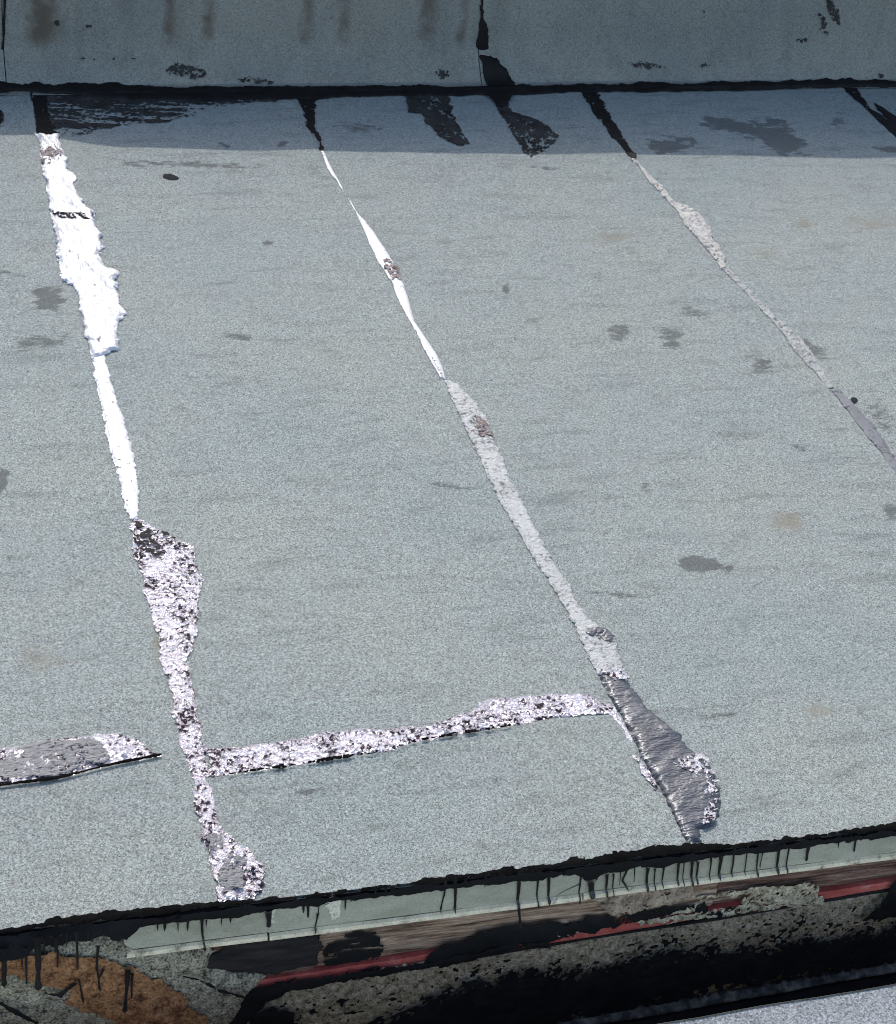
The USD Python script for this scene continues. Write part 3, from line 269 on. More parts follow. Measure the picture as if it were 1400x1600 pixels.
def granule(name, dark, light, tint_a, tint_b, spec_scale=330.0, streak=0.5, contrast=1.0, rough=0.95, grime=(0.07, 0.07, 0.065), bump=0.35, stained=False):
    """Mineral granules: salt-and-pepper grain on slow blotches of two tints, with faint brushed dirt."""
    n = {
        "geo": ("geometry", {}),
        "obj": ("object_info", {}),
        "cell": ("voronoi_texture", {"scale": spec_scale, "randomness": 1.0}),
        "cs": ("separate_color", {}),
        "ramp": ("rgb_ramp", {"ramp": [(0.0, dark), (0.10, dark), (0.3, [0.62 * a + 0.38 * b for a, b in zip(light, dark)]), (0.7, light), (0.9, [min(1, 1.25 * c) for c in light]), (1.0, [min(1, 1.45 * c) for c in light])]}),
        "grit": ("noise_texture", {"scale": 190.0, "detail": 2.0, "roughness": 0.6}),
        "gritr": ("rgb_ramp", {"ramp": [(0.30, (0.55, 0.55, 0.56)), (0.5, (1.0, 1.0, 1.0)), (0.7, (1.28, 1.28, 1.27))]}),
        "big": ("noise_texture", {"scale": 1.7, "detail": 5.0, "roughness": 0.6}),
        "bigr": ("rgb_ramp", {"ramp": [(0.32, tint_a), (0.5, (1.0, 1.0, 1.0)), (0.68, tint_b)]}),
        "mp": ("mapping", {"mapping_type": "point", "scale": (5.0, 24.0, 10.0), "rotation": (0, 0, 0.12)}),
        "st": ("noise_texture", {"scale": 1.0, "detail": 6.0, "roughness": 0.65, "distortion": 0.4}),
        "str": ("rgb_ramp", {"ramp": [(0.30, (1 - 0.45 * streak,) * 3), (0.47, (1.0, 1.0, 1.0)), (1.0, (1.0, 1.0, 1.0))]}),
        "dn": ("noise_texture", {"scale": 7.0, "detail": 8.0, "roughness": 0.75}),
        "dr": ("rgb_ramp", {"ramp": [(0.0, (1, 1, 1)), (0.64, (0, 0, 0)), (0.72, (0.55, 0.55, 0.55)), (1.0, (0.9, 0.9, 0.9))], "interpolate": True}),
        "drr": ("map_range", {"from_min": 0.57, "from_max": 0.8, "to_min": 0.0, "to_max": 0.75, "clamp": True}),
        "m1": ("mix_color", {"blend_type": "multiply", "fac": contrast}),
        "m2": ("mix_color", {"blend_type": "multiply", "fac": 1.0}),
        "m3": ("mix_color", {"blend_type": "multiply", "fac": 1.0}),
        "m4": ("mix_color", {"blend_type": "mix", "b": grime}),
        "ov": ("map_range", {"from_min": 0.0, "from_max": 1.0, "to_min": 0.95, "to_max": 1.05}),
        "ovc": ("combine_color", {}),
        "m5": ("mix_color", {"blend_type": "multiply", "fac": 1.0}),
        "fk": ("voronoi_texture", {"scale": 42.0, "randomness": 1.0}), "fkc": ("separate_color", {}),
        "fk1": ("map_range", {"from_min": 0.06, "from_max": 0.11, "to_min": 1.0, "to_max": 0.0, "clamp": True}),
        "fk2": ("map_range", {"from_min": 0.80, "from_max": 0.84, "to_min": 0.0, "to_max": 0.8, "clamp": True}),
        "fk3": ("math", {"math_type": "multiply"}), "m6": ("mix_color", {"b": (0.06, 0.06, 0.058)}),
        "add": ("math", {"math_type": "add"}),
        "b": ("bump", {"strength": bump, "distance": 0.0025}),
        "p": ("principled_bsdf", {"roughness": rough, "specular_ior_level": 0.25}),
    }
    n.pop("dr")
    extra = []
    base_out = "m6.result"
    if stained:
        n.update({"sa": ("attribute", {"attribute": "stain"}), "sc": ("separate_color", {}),
            "sn": ("noise_texture", {"scale": 48.0, "detail": 6.0, "roughness": 0.78}), "smp": ("mapping", {"scale": (0.6, 1.3, 1.0)}),
            "sum": ("math", {"math_type": "multiply_add", "value2": 0.30}), "sr": ("map_range", {"from_min": 0.60, "from_max": 0.74, "to_min": 0.0, "to_max": 0.72, "clamp": True}),
            "tum": ("math", {"math_type": "multiply_add", "value2": 0.75}), "tr": ("map_range", {"from_min": 0.5, "from_max": 1.0, "to_min": 0.0, "to_max": 0.75, "clamp": True}),
            "sm": ("mix_color", {"b": (0.050, 0.053, 0.051)}), "tm": ("mix_color", {"b": (0.155, 0.135, 0.095)})})
        extra = [("sa.color", "sc.color"), ("geo.position", "smp.vector"), ("smp.vector", "sn.vector"), ("sc.r", "sum.value1"), ("sn.fac", "sum.value3"), ("sum.value", "sr.value"), ("sc.g", "tum.value1"), ("sn.fac", "tum.value3"), ("tum.value", "tr.value"),
            ("m6.result", "tm.a"), ("tr.result", "tm.fac"), ("tm.result", "sm.a"), ("sr.result", "sm.fac")]
        base_out = "sm.result"
    l = [("geo.position", "cell.vector"), ("geo.position", "grit.vector"), ("geo.position", "big.vector"), ("geo.position", "mp.vector"), ("mp.vector", "st.vector"), ("geo.position", "dn.vector"),
         ("cell.color", "cs.color"), ("cs.r", "ramp.fac"), ("grit.fac", "gritr.fac"), ("big.fac", "bigr.fac"), ("st.fac", "str.fac"), ("dn.fac", "drr.value"),
         ("ramp.color", "m1.a"), ("gritr.color", "m1.b"), ("m1.result", "m2.a"), ("bigr.color", "m2.b"), ("m2.result", "m3.a"), ("str.color", "m3.b"),
         ("m3.result", "m4.a"), ("drr.result", "m4.fac"), ("obj.random", "ov.value"), ("ov.result", "ovc.r"), ("ov.result", "ovc.g"), ("ov.result", "ovc.b"),
         ("m4.result", "m5.a"), ("ovc.color", "m5.b"), ("m5.result", "m6.a"), ("fk3.value", "m6.fac"), (base_out, "p.base_color"),
         ("geo.position", "fk.vector"), ("fk.color", "fkc.color"), ("fk.distance", "fk1.value"), ("fkc.r", "fk2.value"), ("fk1.result", "fk3.value1"), ("fk2.result", "fk3.value2"),
         ("cs.r", "add.value1"), ("grit.fac", "add.value2"), ("add.value", "b.height"), ("b.normal", "p.normal")] + extra
    return mat(name, n, l)

def silver(name, rough, bump_strength, scale, base=(0.78, 0.76, 0.77), dark=(0.05, 0.035, 0.045), worn=0.62, metallic=0.85, bump_dist=0.004, stretch=(1, 1, 1), wsoft=0.07, patchy=0.3):
    """Aluminium roof coating, worn through to dark bitumen in specks."""
    n = {"geo": ("geometry", {}), "mp": ("mapping", {"scale": stretch}),
         "a": ("noise_texture", {"scale": scale, "detail": 4.0, "roughness": 0.65}),
         "c": ("noise_texture", {"scale": scale * 0.8, "detail": 5.0, "roughness": 0.7}),
         "big": ("noise_texture", {"scale": 14.0, "detail": 3.0, "roughness": 0.6}), "bm": ("math", {"math_type": "multiply_add", "value2": patchy, "value3": -0.5 * patchy}), "ba": ("math", {"math_type": "add"}),
         "w": ("map_range", {"from_min": worn, "from_max": worn + wsoft, "to_min": 0.0, "to_max": 1.0, "clamp": True}),
         "off": ("vector_math", {"math_type": "add", "vector2": (3.1, 7.7, 1.3)}),
         "t": ("noise_texture", {"scale": 9.0, "detail": 4.0}),
         "tr": ("rgb_ramp", {"ramp": [(0.3, [c * 0.82 for c in base]), (0.6, base), (0.8, [min(1, c * 1.06) for c in base])]}),
         "m": ("mix_color", {"b": dark}),
         "inv": ("math", {"math_type": "multiply_add", "value2": -metallic, "value3": metallic}),
         "rr": ("math", {"math_type": "multiply_add", "value2": 0.4, "value3": rough}),
         "b": ("bump", {"strength": bump_strength, "distance": bump_dist}),
         "sp": ("math", {"math_type": "multiply_add", "value2": -0.35, "value3": 0.4}),
         "p": ("principled_bsdf", {"roughness": rough})}
    l = [("w.result", "sp.value1"), ("sp.value", "p.specular_ior_level"), ("geo.position", "mp.vector"), ("mp.vector", "a.vector"), ("mp.vector", "off.vector1"), ("off.vector", "c.vector"), ("geo.position", "t.vector"), ("t.fac", "tr.fac"),
         ("geo.position", "big.vector"), ("big.fac", "bm.value1"), ("c.fac", "ba.value1"), ("bm.value", "ba.value2"), ("ba.value", "w.value"), ("tr.color", "m.a"), ("w.result", "m.fac"), ("m.result", "p.base_color"), ("w.result", "inv.value1"), ("inv.value", "p.metallic"), ("w.result", "rr.value1"), ("rr.value", "p.roughness"),
         ("a.fac", "b.height"), ("b.normal", "p.normal")]
    return mat(name, n, l)

def tarry(name, col=(0.0055, 0.005, 0.0046), col2=(0.014, 0.013, 0.0125), rough=0.7, scale=60.0, bump=0.5, dist=0.004, spec=0.10):
    n = {"geo": ("geometry", {}), "a": ("noise_texture", {"scale": scale, "detail": 5.0, "roughness": 0.65}), "c": ("noise_texture", {"scale": 14.0, "detail": 5.0, "roughness": 0.7}),
         "r": ("rgb_ramp", {"ramp": [(0.35, col), (0.6, [0.5 * (x + y) for x, y in zip(col, col2)]), (0.75, col2)]}),
         "b": ("bump", {"strength": bump, "distance": dist}), "p": ("principled_bsdf", {"roughness": rough, "specular_ior_level": spec})}
    return mat(name, n, [("geo.position", "a.vector"), ("geo.position", "c.vector"), ("c.fac", "r.fac"), ("r.color", "p.base_color"), ("a.fac", "b.height"), ("b.normal", "p.normal")])

def mottled(name, stops, scale=30.0, fine=400.0, fine_amt=0.35, rough=0.85, bump=0.3, dist=0.002, stretch=(1, 1, 1), spec=0.3):
    n = {"geo": ("geometry", {}), "mp": ("mapping", {"scale": stretch}),
         "a": ("noise_texture", {"scale": scale, "detail": 6.0, "roughness": 0.65}), "f": ("noise_texture", {"scale": fine, "detail": 2.0, "roughness": 0.6}),
         "r": ("rgb_ramp", {"ramp": stops}), "fr": ("rgb_ramp", {"ramp": [(0.3, (1 - fine_amt,) * 3), (0.5, (1, 1, 1)), (0.72, (1 + fine_amt * 0.5,) * 3)]}),
         "m": ("mix_color", {"blend_type": "multiply", "fac": 1.0}), "add": ("math", {"math_type": "add"}),
         "b": ("bump", {"strength": bump, "distance": dist}), "p": ("principled_bsdf", {"roughness": rough, "specular_ior_level": spec})}
    return mat(name, n, [("geo.position", "mp.vector"), ("mp.vector", "a.vector"), ("mp.vector", "f.vector"), ("a.fac", "r.fac"), ("f.fac", "fr.fac"), ("r.color", "m.a"), ("fr.color", "m.b"),
                         ("m.result", "p.base_color"), ("a.fac", "add.value1"), ("f.fac", "add.value2"), ("add.value", "b.height"), ("b.normal", "p.normal")])

ROOFING = granule("mineral_roofing", (0.09, 0.094, 0.094), (0.213, 0.236, 0.221), (0.92, 0.97, 0.98), (1.05, 1.03, 0.985), spec_scale=520.0, contrast=0.6, bump=0.10, streak=0.55, stained=True)
NEAR_ROOFING = granule("near_roofing", (0.11, 0.115, 0.118), (0.225, 0.238, 0.243), (0.96, 0.98, 1.0), (1.04, 1.03, 1.0), spec_scale=400.0, streak=0.15, bump=0.15)
FLASHING = None
SILVER_SMOOTH = silver("silver_smooth", 0.5, 0.6, 26.0, worn=0.62, metallic=0.16, base=(0.43, 0.43, 0.44), bump_dist=0.014, dark=(0.16, 0.15, 0.16), stretch=(2.2, 0.6, 1.0))
SILVER_THIN = silver("silver_thin", 0.5, 0.6, 90.0, worn=0.60, metallic=0.18, base=(0.50, 0.50, 0.51), dark=(0.12, 0.11, 0.115))
SILVER_GRIT = silver("silver_grit", 0.20, 1.0, 140.0, worn=0.51, metallic=0.92, base=(0.88, 0.81, 0.84), dark=(0.055, 0.038, 0.047), wsoft=0.07, patchy=0.45, bump_dist=0.022)
SILVER_BAND = silver("silver_band", 0.4, 1.0, 120.0, worn=0.53, metallic=0.16, base=(0.37, 0.375, 0.365), dark=(0.13, 0.125, 0.12), wsoft=0.14, patchy=0.5, bump_dist=0.008)
SILVER_DULL = silver("silver_dull", 0.36, 0.5, 13.0, worn=0.66, metallic=0.42, base=(0.055, 0.058, 0.067), stretch=(1.0, 3.0, 1), dark=(0.02, 0.02, 0.023), wsoft=0.12, patchy=0.3, bump_dist=0.016)
SILVER_CHAR = silver("silver_char", 0.42, 0.6, 40.0, worn=0.64, metallic=0.10, base=(0.085, 0.088, 0.10), stretch=(1.0, 3.0, 1), dark=(0.02, 0.02, 0.023), wsoft=0.12, patchy=0.3, bump_dist=0.01)
SILVER_GREY = silver("silver_grey", 0.7, 0.5, 90.0, worn=0.56, metallic=0.0, base=(0.115, 0.12, 0.13), dark=(0.05, 0.05, 0.055), wsoft=0.12)
SILVER_PALE = silver("silver_pale", 0.75, 0.7, 140.0, worn=0.55, metallic=0.0, base=(0.38, 0.365, 0.33), dark=(0.15, 0.12, 0.10), wsoft=0.10)
SILVER_FADED = silver("silver_faded", 0.75, 0.5, 140.0, worn=0.53, metallic=0.0, base=(0.27, 0.275, 0.26), dark=(0.13, 0.12, 0.11), wsoft=0.12)
TAR = tarry("tar")
TAR_WET = tarry("tar_wet", rough=0.28, scale=40.0, bump=0.15, spec=0.5)
TAR_EDGE = tarry("tar_edge", (0.004, 0.004, 0.004), (0.010, 0.0095, 0.009), rough=0.95, spec=0.0)
TAR_DRY = tarry("tar_dry", (0.022, 0.020, 0.018), (0.066, 0.062, 0.058), spec=0.02, rough=0.9, scale=200.0, bump=0.5)
TAR_WALL = tarry("tar_wall", (0.006, 0.006, 0.007), (0.02, 0.02, 0.021), rough=0.7, scale=35.0, bump=0.5, dist=0.006)
TAR_BROWN = mottled("tarred_board", [(0.3, (0.012, 0.011, 0.011)), (0.6, (0.03, 0.026, 0.024)), (0.75, (0.05, 0.042, 0.037))], scale=12.0, stretch=(1, 1, 6), rough=0.85, spec=0.04)
SCUFF_BLACK = tarry("scuff_black", (0.02, 0.02, 0.02), (0.05, 0.05, 0.05), rough=0.95, spec=0.0, scale=150.0)
SCUFF = tarry("scuff", (0.075, 0.080, 0.076), (0.15, 0.16, 0.15), spec=0.0, rough=0.95, scale=150.0)
SCUFF_TAN = mottled("scuff_tan", [(0.3, (0.17, 0.15, 0.11)), (0.7, (0.23, 0.215, 0.17))], rough=0.95)
RUSTY = mottled("rusty_scab", [(0.35, (0.06, 0.03, 0.025)), (0.5, (0.16, 0.12, 0.11)), (0.65, (0.36, 0.33, 0.32))], scale=110.0)
METAL = mottled("painted_metal", [(0.3, (0.27, 0.25, 0.178)), (0.55, (0.36, 0.338, 0.248)), (0.75, (0.42, 0.398, 0.30))], scale=9.0, fine=260.0, fine_amt=0.25, rough=0.7, bump=0.2, stretch=(1, 1, 2), spec=0.1)
LIP = mottled("chipped_lip", [(0.34, (0.24, 0.21, 0.15)), (0.44, (0.62, 0.52, 0.355)), (0.7, (0.78, 0.665, 0.47))], scale=34.0, fine_amt=0.3, rough=0.8, spec=0.05)
WOOD = mottled("weathered_wood", [(0.33, (0.04, 0.027, 0.02)), (0.44, (0.23, 0.143, 0.094)), (0.55, (0.42, 0.285, 0.195)), (0.68, (0.62, 0.47, 0.34))], scale=7.0, fine=70.0, fine_amt=0.6, stretch=(1.0, 4, 20.0), rough=0.9, bump=0.7, dist=0.005, spec=0.1)
WOOD_DARK = mottled("dark_wood", [(0.33, (0.026, 0.017, 0.014)), (0.46, (0.15, 0.083, 0.06)), (0.57, (0.26, 0.155, 0.113)), (0.70, (0.46, 0.32, 0.235))], scale=7.0, fine=70.0, fine_amt=0.6, stretch=(1.0, 4, 20.0), rough=0.9, bump=0.7, dist=0.005, spec=0.1)
WHITE_METAL = mottled("bare_white", [(0.3, (0.52, 0.46, 0.34)), (0.7, (0.75, 0.67, 0.52))], scale=50.0, rough=0.7, spec=0.1)
RED = mottled("red_paint", [(0.3, (0.30, 0.058, 0.045)), (0.5, (0.42, 0.095, 0.075)), (0.62, (0.47, 0.13, 0.10)), (0.72, (0.45, 0.28, 0.21))], scale=26.0, fine_amt=0.3, rough=0.75, spec=0.1)
PLASTER = mottled("rough_plaster", [(0.33, (0.05, 0.043, 0.031)), (0.41, (0.29, 0.238, 0.152)), (0.55, (0.47, 0.395, 0.27)), (0.75, (0.62, 0.53, 0.375))], scale=70.0, fine=230.0, fine_amt=0.65, bump=0.9, dist=0.006, spec=0.1)
PLASTER_GREY = mottled("grey_plaster", [(0.34, (0.06, 0.055, 0.043)), (0.46, (0.25, 0.217, 0.152)), (0.70, (0.42, 0.37, 0.27))], scale=60.0, fine=240.0, fine_amt=0.75, bump=0.9, dist=0.006, spec=0.1)
BROWN = mottled("brown_coat", [(0.34, (0.07, 0.032, 0.016)), (0.47, (0.21, 0.098, 0.045)), (0.6, (0.30, 0.15, 0.068)), (0.74, (0.42, 0.26, 0.14))], scale=40.0, fine=240.0, fine_amt=0.7, bump=0.8, dist=0.005, spec=0.1)
GROUND = mottled("ground", [(0.3, (0.08, 0.08, 0.075)), (0.7, (0.13, 0.13, 0.12))], scale=0.8)
BRICK = mottled("wall_render", [(0.3, (0.22, 0.2, 0.17)), (0.7, (0.3, 0.28, 0.24))], scale=3.0)

# wall flashing: same granules, greyer, with rust streaks that run down from the coping
def flashing_material():
    n = {"geo": ("geometry", {}), "sep": ("separate_xyz", {}),
         "cell": ("voronoi_texture", {"scale": 330.0}), "cs": ("separate_color", {}),
         "ramp": ("rgb_ramp", {"ramp": [(0.0, (0.112, 0.110, 0.094)), (0.25, (0.158, 0.154, 0.134)), (0.75, (0.192, 0.187, 0.163)), (1.0, (0.22, 0.217, 0.186))]}),
         "mp": ("mapping", {"scale": (14.0, 14.0, 1.4)}), "s": ("noise_texture", {"scale": 1.0, "detail": 5.0, "roughness": 0.6}),
         "sr": ("rgb_ramp", {"ramp": [(0.3, (0.84, 0.84, 0.84)), (0.5, (1, 1, 1)), (0.7, (1.05, 1.05, 1.05))]}),
         "big": ("noise_texture", {"scale": 3.0, "detail": 5.0}), "bigr": ("rgb_ramp", {"ramp": [(0.3, (0.85, 0.87, 0.9)), (0.6, (1.05, 1.03, 1.0))]}),
         "m1": ("mix_color", {"blend_type": "multiply", "fac": 1.0}), "m2": ("mix_color", {"blend_type": "multiply", "fac": 1.0}),
         "wob": ("noise_texture", {"scale": 22.0, "detail": 3.0}), "wm": ("math", {"math_type": "multiply_add", "value2": 0.03, "value3": -0.015}), "xw": ("math", {"math_type": "add"}),
         "b": ("bump", {"strength": 0.3, "distance": 0.002}), "p": ("principled_bsdf", {"roughness": 0.95, "specular_ior_level": 0.25})}
    l = [("geo.position", "cell.vector"), ("cell.color", "cs.color"), ("cs.r", "ramp.fac"), ("geo.position", "mp.vector"), ("mp.vector", "s.vector"), ("s.fac", "sr.fac"),
         ("geo.position", "big.vector"), ("big.fac", "bigr.fac"), ("ramp.color", "m1.a"), ("sr.color", "m1.b"), ("m1.result", "m2.a"), ("bigr.color", "m2.b"),
         ("geo.position", "sep.vector"), ("geo.position", "wob.vector"), ("wob.fac", "wm.value1"), ("sep.x", "xw.value1"), ("wm.value", "xw.value2"), ("cs.r", "b.height"), ("b.normal", "p.normal")]
    last = "m2.result"
    for i, (x, _, w) in enumerate(D["wstains"]):
        hw = 0.0022 * w * 0.8
        n[f"d{i}"] = ("math", {"math_type": "subtract", "value2": x}); n[f"e{i}"] = ("math", {"math_type": "absolute"})
        n[f"g{i}"] = ("map_range", {"from_min": 0.3 * hw, "from_max": hw * 1.4, "to_min": 0.8, "to_max": 0.0, "clamp": True})
        n[f"z{i}"] = ("map_range", {"from_min": 0.09 + 0.012 * (i % 3), "from_max": 0.135 + 0.02 * (i % 2), "to_min": 0.0, "to_max": 1.0, "clamp": True})
        n[f"q{i}"] = ("math", {"math_type": "multiply"}); n[f"k{i}"] = ("math", {"math_type": "multiply"})
        n[f"v{i}"] = ("map_range", {"from_min": 0.3, "from_max": 0.62, "to_min": 0.25, "to_max": 1.0, "clamp": True})
        n[f"x{i}"] = ("mix_color", {"b": (0.075, 0.058, 0.042)})
        l += [("xw.value", f"d{i}.value1"), (f"d{i}.value", f"e{i}.value1"), (f"e{i}.value", f"g{i}.value"), ("sep.z", f"z{i}.value"), (f"g{i}.result", f"q{i}.value1"), (f"z{i}.result", f"q{i}.value2"),
              ("wob.fac", f"v{i}.value"), (f"q{i}.value", f"k{i}.value1"), (f"v{i}.result", f"k{i}.value2"), (last, f"x{i}.a"), (f"k{i}.value", f"x{i}.fac")]
        last = f"x{i}.result"
    l.append((last, "p.base_color"))
    return mat("wall_flashing", n, l)
FLASHING = flashing_material()

# ------------------------------------------------------------------ the roof plane
def E(u):
    return np.polyval(D["Ec"], np.clip(u, -0.8, 1.8))

SEAM = {}
for k in range(4):
    s = np.array(D[f"seam{k}"]); o = np.argsort(s[:, 1]); SEAM[k] = s[o][:, ::-1]
def seam_x(k, y):
    y = np.asarray(y, float)
    if k < 0: return seam_x(0, y) - 0.92 * (-k)
    if k > 3: return seam_x(3, y) + 0.92 * (k - 3)
    return np.interp(y, SEAM[k][:, 0], SEAM[k][:, 1])

def undulation(x, y):
    return 0.006 * (fbm(x * 1.6, y * 1.1, 3, 3, 11) - 0.5) + 0.0022 * (fbm(x * 9, y * 5, 4, 3, 12) - 0.5)

CANT0 = 0.022
def cant_z(y):
    t = y - CANT0
    return np.where(t < -0.02, 0, np.where(t < 0.02, (t + 0.02) ** 2 / 0.08, t))

def roof_h(x, y):
    """Top of the roofing, laps included; each sheet's right edge lies 4 mm proud on the next one."""
    x, y = np.asarray(x, float), np.asarray(y, float)
    z = undulation(x, y) + cant_z(y)
    lap = np.zeros_like(z)
    for k in range(-1, 5):
        t = seam_x(k, y) - x
        lap = np.where((t >= 0) & (t < 0.2), 0.004 * (1 - t / 0.2), lap)
    return z + lap

def on_roof(x, y, h):
    return np.stack([x, y, roof_h(x, y) + h], -1)

flat_roof = thing("flat_roof", kind="structure")
CROSS = {-1: np.array(D["cross0"]), 0: np.array(D["cross1"])}
def stain_map(x, y):
    """How much old mastic (0) and tan dirt (1) is rubbed into the roofing here."""
    out = np.zeros((len(x), 3))
    for cx, cy, ax, ay, bx, by, kind, dens in D["stains"]:
        m = (np.abs(x - cx) < 0.4) & (np.abs(y - cy) < 0.4)
        if not m.any(): continue
        det = ax * by - ay * bx
        dx, dy = x[m] - cx, y[m] - cy
        u, v = (dx * by - dy * bx) / det, (dy * ax - dx * ay) / det
        rr = np.sqrt(u * u + v * v) + 1.8 * (fbm(x[m] * 26, y[m] * 40, cx * 7, 3, 33) - 0.5)
        out[m, int(kind)] = np.maximum(out[m, int(kind)], dens * np.clip(1.25 - rr, 0, 1) ** 0.8)
    return out
def roofing(mesh):
    v, f = mesh
    m = usdkit.mesh(stage, numbered(f"{flat_roof.GetPath()}/roofing_sheet"), mesh, ROOFING, smooth=True)
    UsdGeom.PrimvarsAPI(m).CreatePrimvar("stain", Sdf.ValueTypeNames.Color3fArray, "vertex").Set(Vt.Vec3fArray.FromNumpy(stain_map(v[:, 0], v[:, 1]).astype(np.float32)))
def sheet(k, y0f, y1f, front_lap=False):
    nu, nv = 96, 340
    T = np.linspace(0, 1, nv)[None, :]; Sx = np.linspace(0, 1, nu)[:, None]
    yy = np.linspace(-3.26, 0.02, 40)
    Y = np.zeros((nu, nv)); X = np.zeros((nu, nv))
    for it in range(3):
        xm = X if it else seam_x(k, np.full((nu, nv), -1.5)) - 0.92 * (1 - Sx)
        Y = y0f(xm) + (y1f(xm) - y0f(xm)) * T
        left = seam_x(k - 1, Y) - 0.02; right = seam_x(k, Y)
        rag = 0.0016 * (fbm(Y * 40, Y * 0 + k, 0, 3, 20 + k) - 0.5) * 2
        X = left + (right + rag - left) * Sx
    lap = 0.004 * np.clip(1 - (seam_x(k, Y) - X) / 0.2, 0, 1)
    Z = undulation(X, Y) + cant_z(Y) + lap
    if front_lap:
        Z = Z + 0.004 * np.clip(1 - (Y[:, -1:] - Y) / 0.15, 0, 1)
    top = np.stack([X, Y, Z], -1)
    v, f = grid_mesh(top)
    ring = np.concatenate([top[:, 0], top[-1, 1:], top[::-1, -1][1:], top[0, ::-1][1:-1]])
    low = ring - [0, 0, 0.010]
    n = len(ring); sv = np.vstack([ring, low]); i = np.arange(n); j = (i + 1) % n
    sf = np.vstack([np.stack([i, i + n, j + n], 1), np.stack([i, j + n, j], 1)])
    v, f = joined((v, f), (sv, sf))
    return v, f
yE = lambda x: E(x)
ytop = lambda x: np.full_like(x, 0.012)
for k in range(-1, 6):
    if k in (-1, 0):
        c = CROSS[0 if k == 0 else -1]
        cy = lambda x, c=c: np.interp(x, c[:, 0], c[:, 1])
        # k-th sheet lies between seam k-1 and seam k
    if k == 0:      # left of seam 0
        c = CROSS[-1]; cy = lambda x, c=c: np.interp(x, c[:, 0], c[:, 1])
        roofing(sheet(0, yE, cy, True))
        roofing(sheet(0, lambda x: cy(x) - 0.03, ytop))
    elif k == 1:
        c = CROSS[0]; cy2 = lambda x, c=c: np.interp(x, c[:, 0], c[:, 1])
        roofing(sheet(1, yE, cy2, True))
        roofing(sheet(1, lambda x: cy2(x) - 0.03, ytop))
    elif k in (2, 3, 4):
        roofing(sheet(k, yE, ytop))
XL, XR = -0.90, 3.62
deck_pts = np.array([[[x, y, -0.016] for y in (E(x) + 0.004, 0.3)] for x in np.linspace(XL, XR, 40)])
dv, df = grid_mesh(deck_pts)
part("roof_deck", joined((dv, df), (dv - [0, 0, 0.03], df[:, ::-1])), WOOD_DARK, flat_roof, smooth=False)

# scuffs of old mastic and dirt on the roofing
for i, (poly, kind, dens) in enumerate(D["scuffs"]):
    poly = np.array(poly); size = float(np.sqrt(np.ptp(poly[:, 0]) * np.ptp(poly[:, 1])))
    def holes(u, v, f, i=i, dens=dens, size=size):
        n = fbm(u * 60, v * 110, i, 4, 31 + i % 7)
        g = fbm(u * 230, v * 230, i, 2, 51)
        soft = np.clip(f / (0.35 * size), 0, 1)
        return 0.02 * ((0.45 * n + 0.55 * g) - (0.675 - 0.27 * dens - 0.12 * dens * soft))
    m = coat(poly, 0.0022 if size < 0.12 else 0.003, on_roof, 0.0012, 0.004, 0.25 * size * 0.5, 30, holes=holes if dens < 1 else None, seed=100 + i)
    if len(m[1]) > 3:
        part("dirt_mark" if kind == 1 else "scuff_mark", m, SCUFF_TAN if kind == 1 else SCUFF_BLACK if kind == 2 else SCUFF, flat_roof)

# ------------------------------------------------------------------ parapet wall
def wall_y(z): return 0.112 + 0.09 * (z - 0.085)
def on_wall(x, z, h):
    nrm = np.array([0, -1, 0.09]) / math.hypot(1, 0.09)
    return np.stack([x, wall_y(z), z], -1) + h[..., None] * nrm
TOPX = np.array([-1.2, -0.08, 0.10, 0.20, 0.30, 0.75, 1.24, 2.0, 2.75, 3.9])
TOPZ = np.array([0.3026,0.3042,0.3164,0.3512,0.3755,0.4039,0.4331,0.4728,0.5158,0.566])
def wall_top(x): return np.interp(x, TOPX, TOPZ)
parapet = thing("parapet_wall", "low roof parapet wall across the top in shade, covered with grey rust-streaked flashing", "wall")
mid_j = np.array(D["w_joint_mid"])[:, 0].mean(); left_j = np.array(D["w_joint_left"])[1:, 0].mean()
edges = [-1.2, left_j, mid_j, 3.9]
for k in range(3):
    a, b = edges[k], edges[k + 1]
    nu = int((b - a) / 0.02); X = np.linspace(a + (0.003 if k else 0), b - 0.0, nu)[:, None]
    zc = np.concatenate([np.linspace(-0.03, 0.105, 24), np.linspace(0.115, 1, 24) * 1.0])
    rows = []
    for i, t in enumerate(np.linspace(-0.035, 0.063, 26)):        # foot, on the cant
        y = t + CANT0
        rows.append(np.stack([X[:, 0], np.full(nu, y), cant_z(np.full(nu, y)) + undulation(X[:, 0], np.full(nu, y)) * 0.5 + 0.006 - 0.0015 * k], -1))
    for t in np.linspace(0.03, 1, 26):
        z = 0.085 + 0.006 + (wall_top(X[:, 0]) - 0.091) * t
        bl = smooth01(t / 0.12)
        yy = wall_y(z) - 0.004 - 0.001 * k + 0.007 * (fbm(X[:, 0] * 3, z * 4, k, 3, 61) - 0.5) - 0.006 * (1 - bl)
        rows.append(np.stack([X[:, 0], yy, z], -1))
    P = np.stack(rows, 1)
    part("flashing_sheet", grid_mesh(P), FLASHING, parapet, smooth=True)
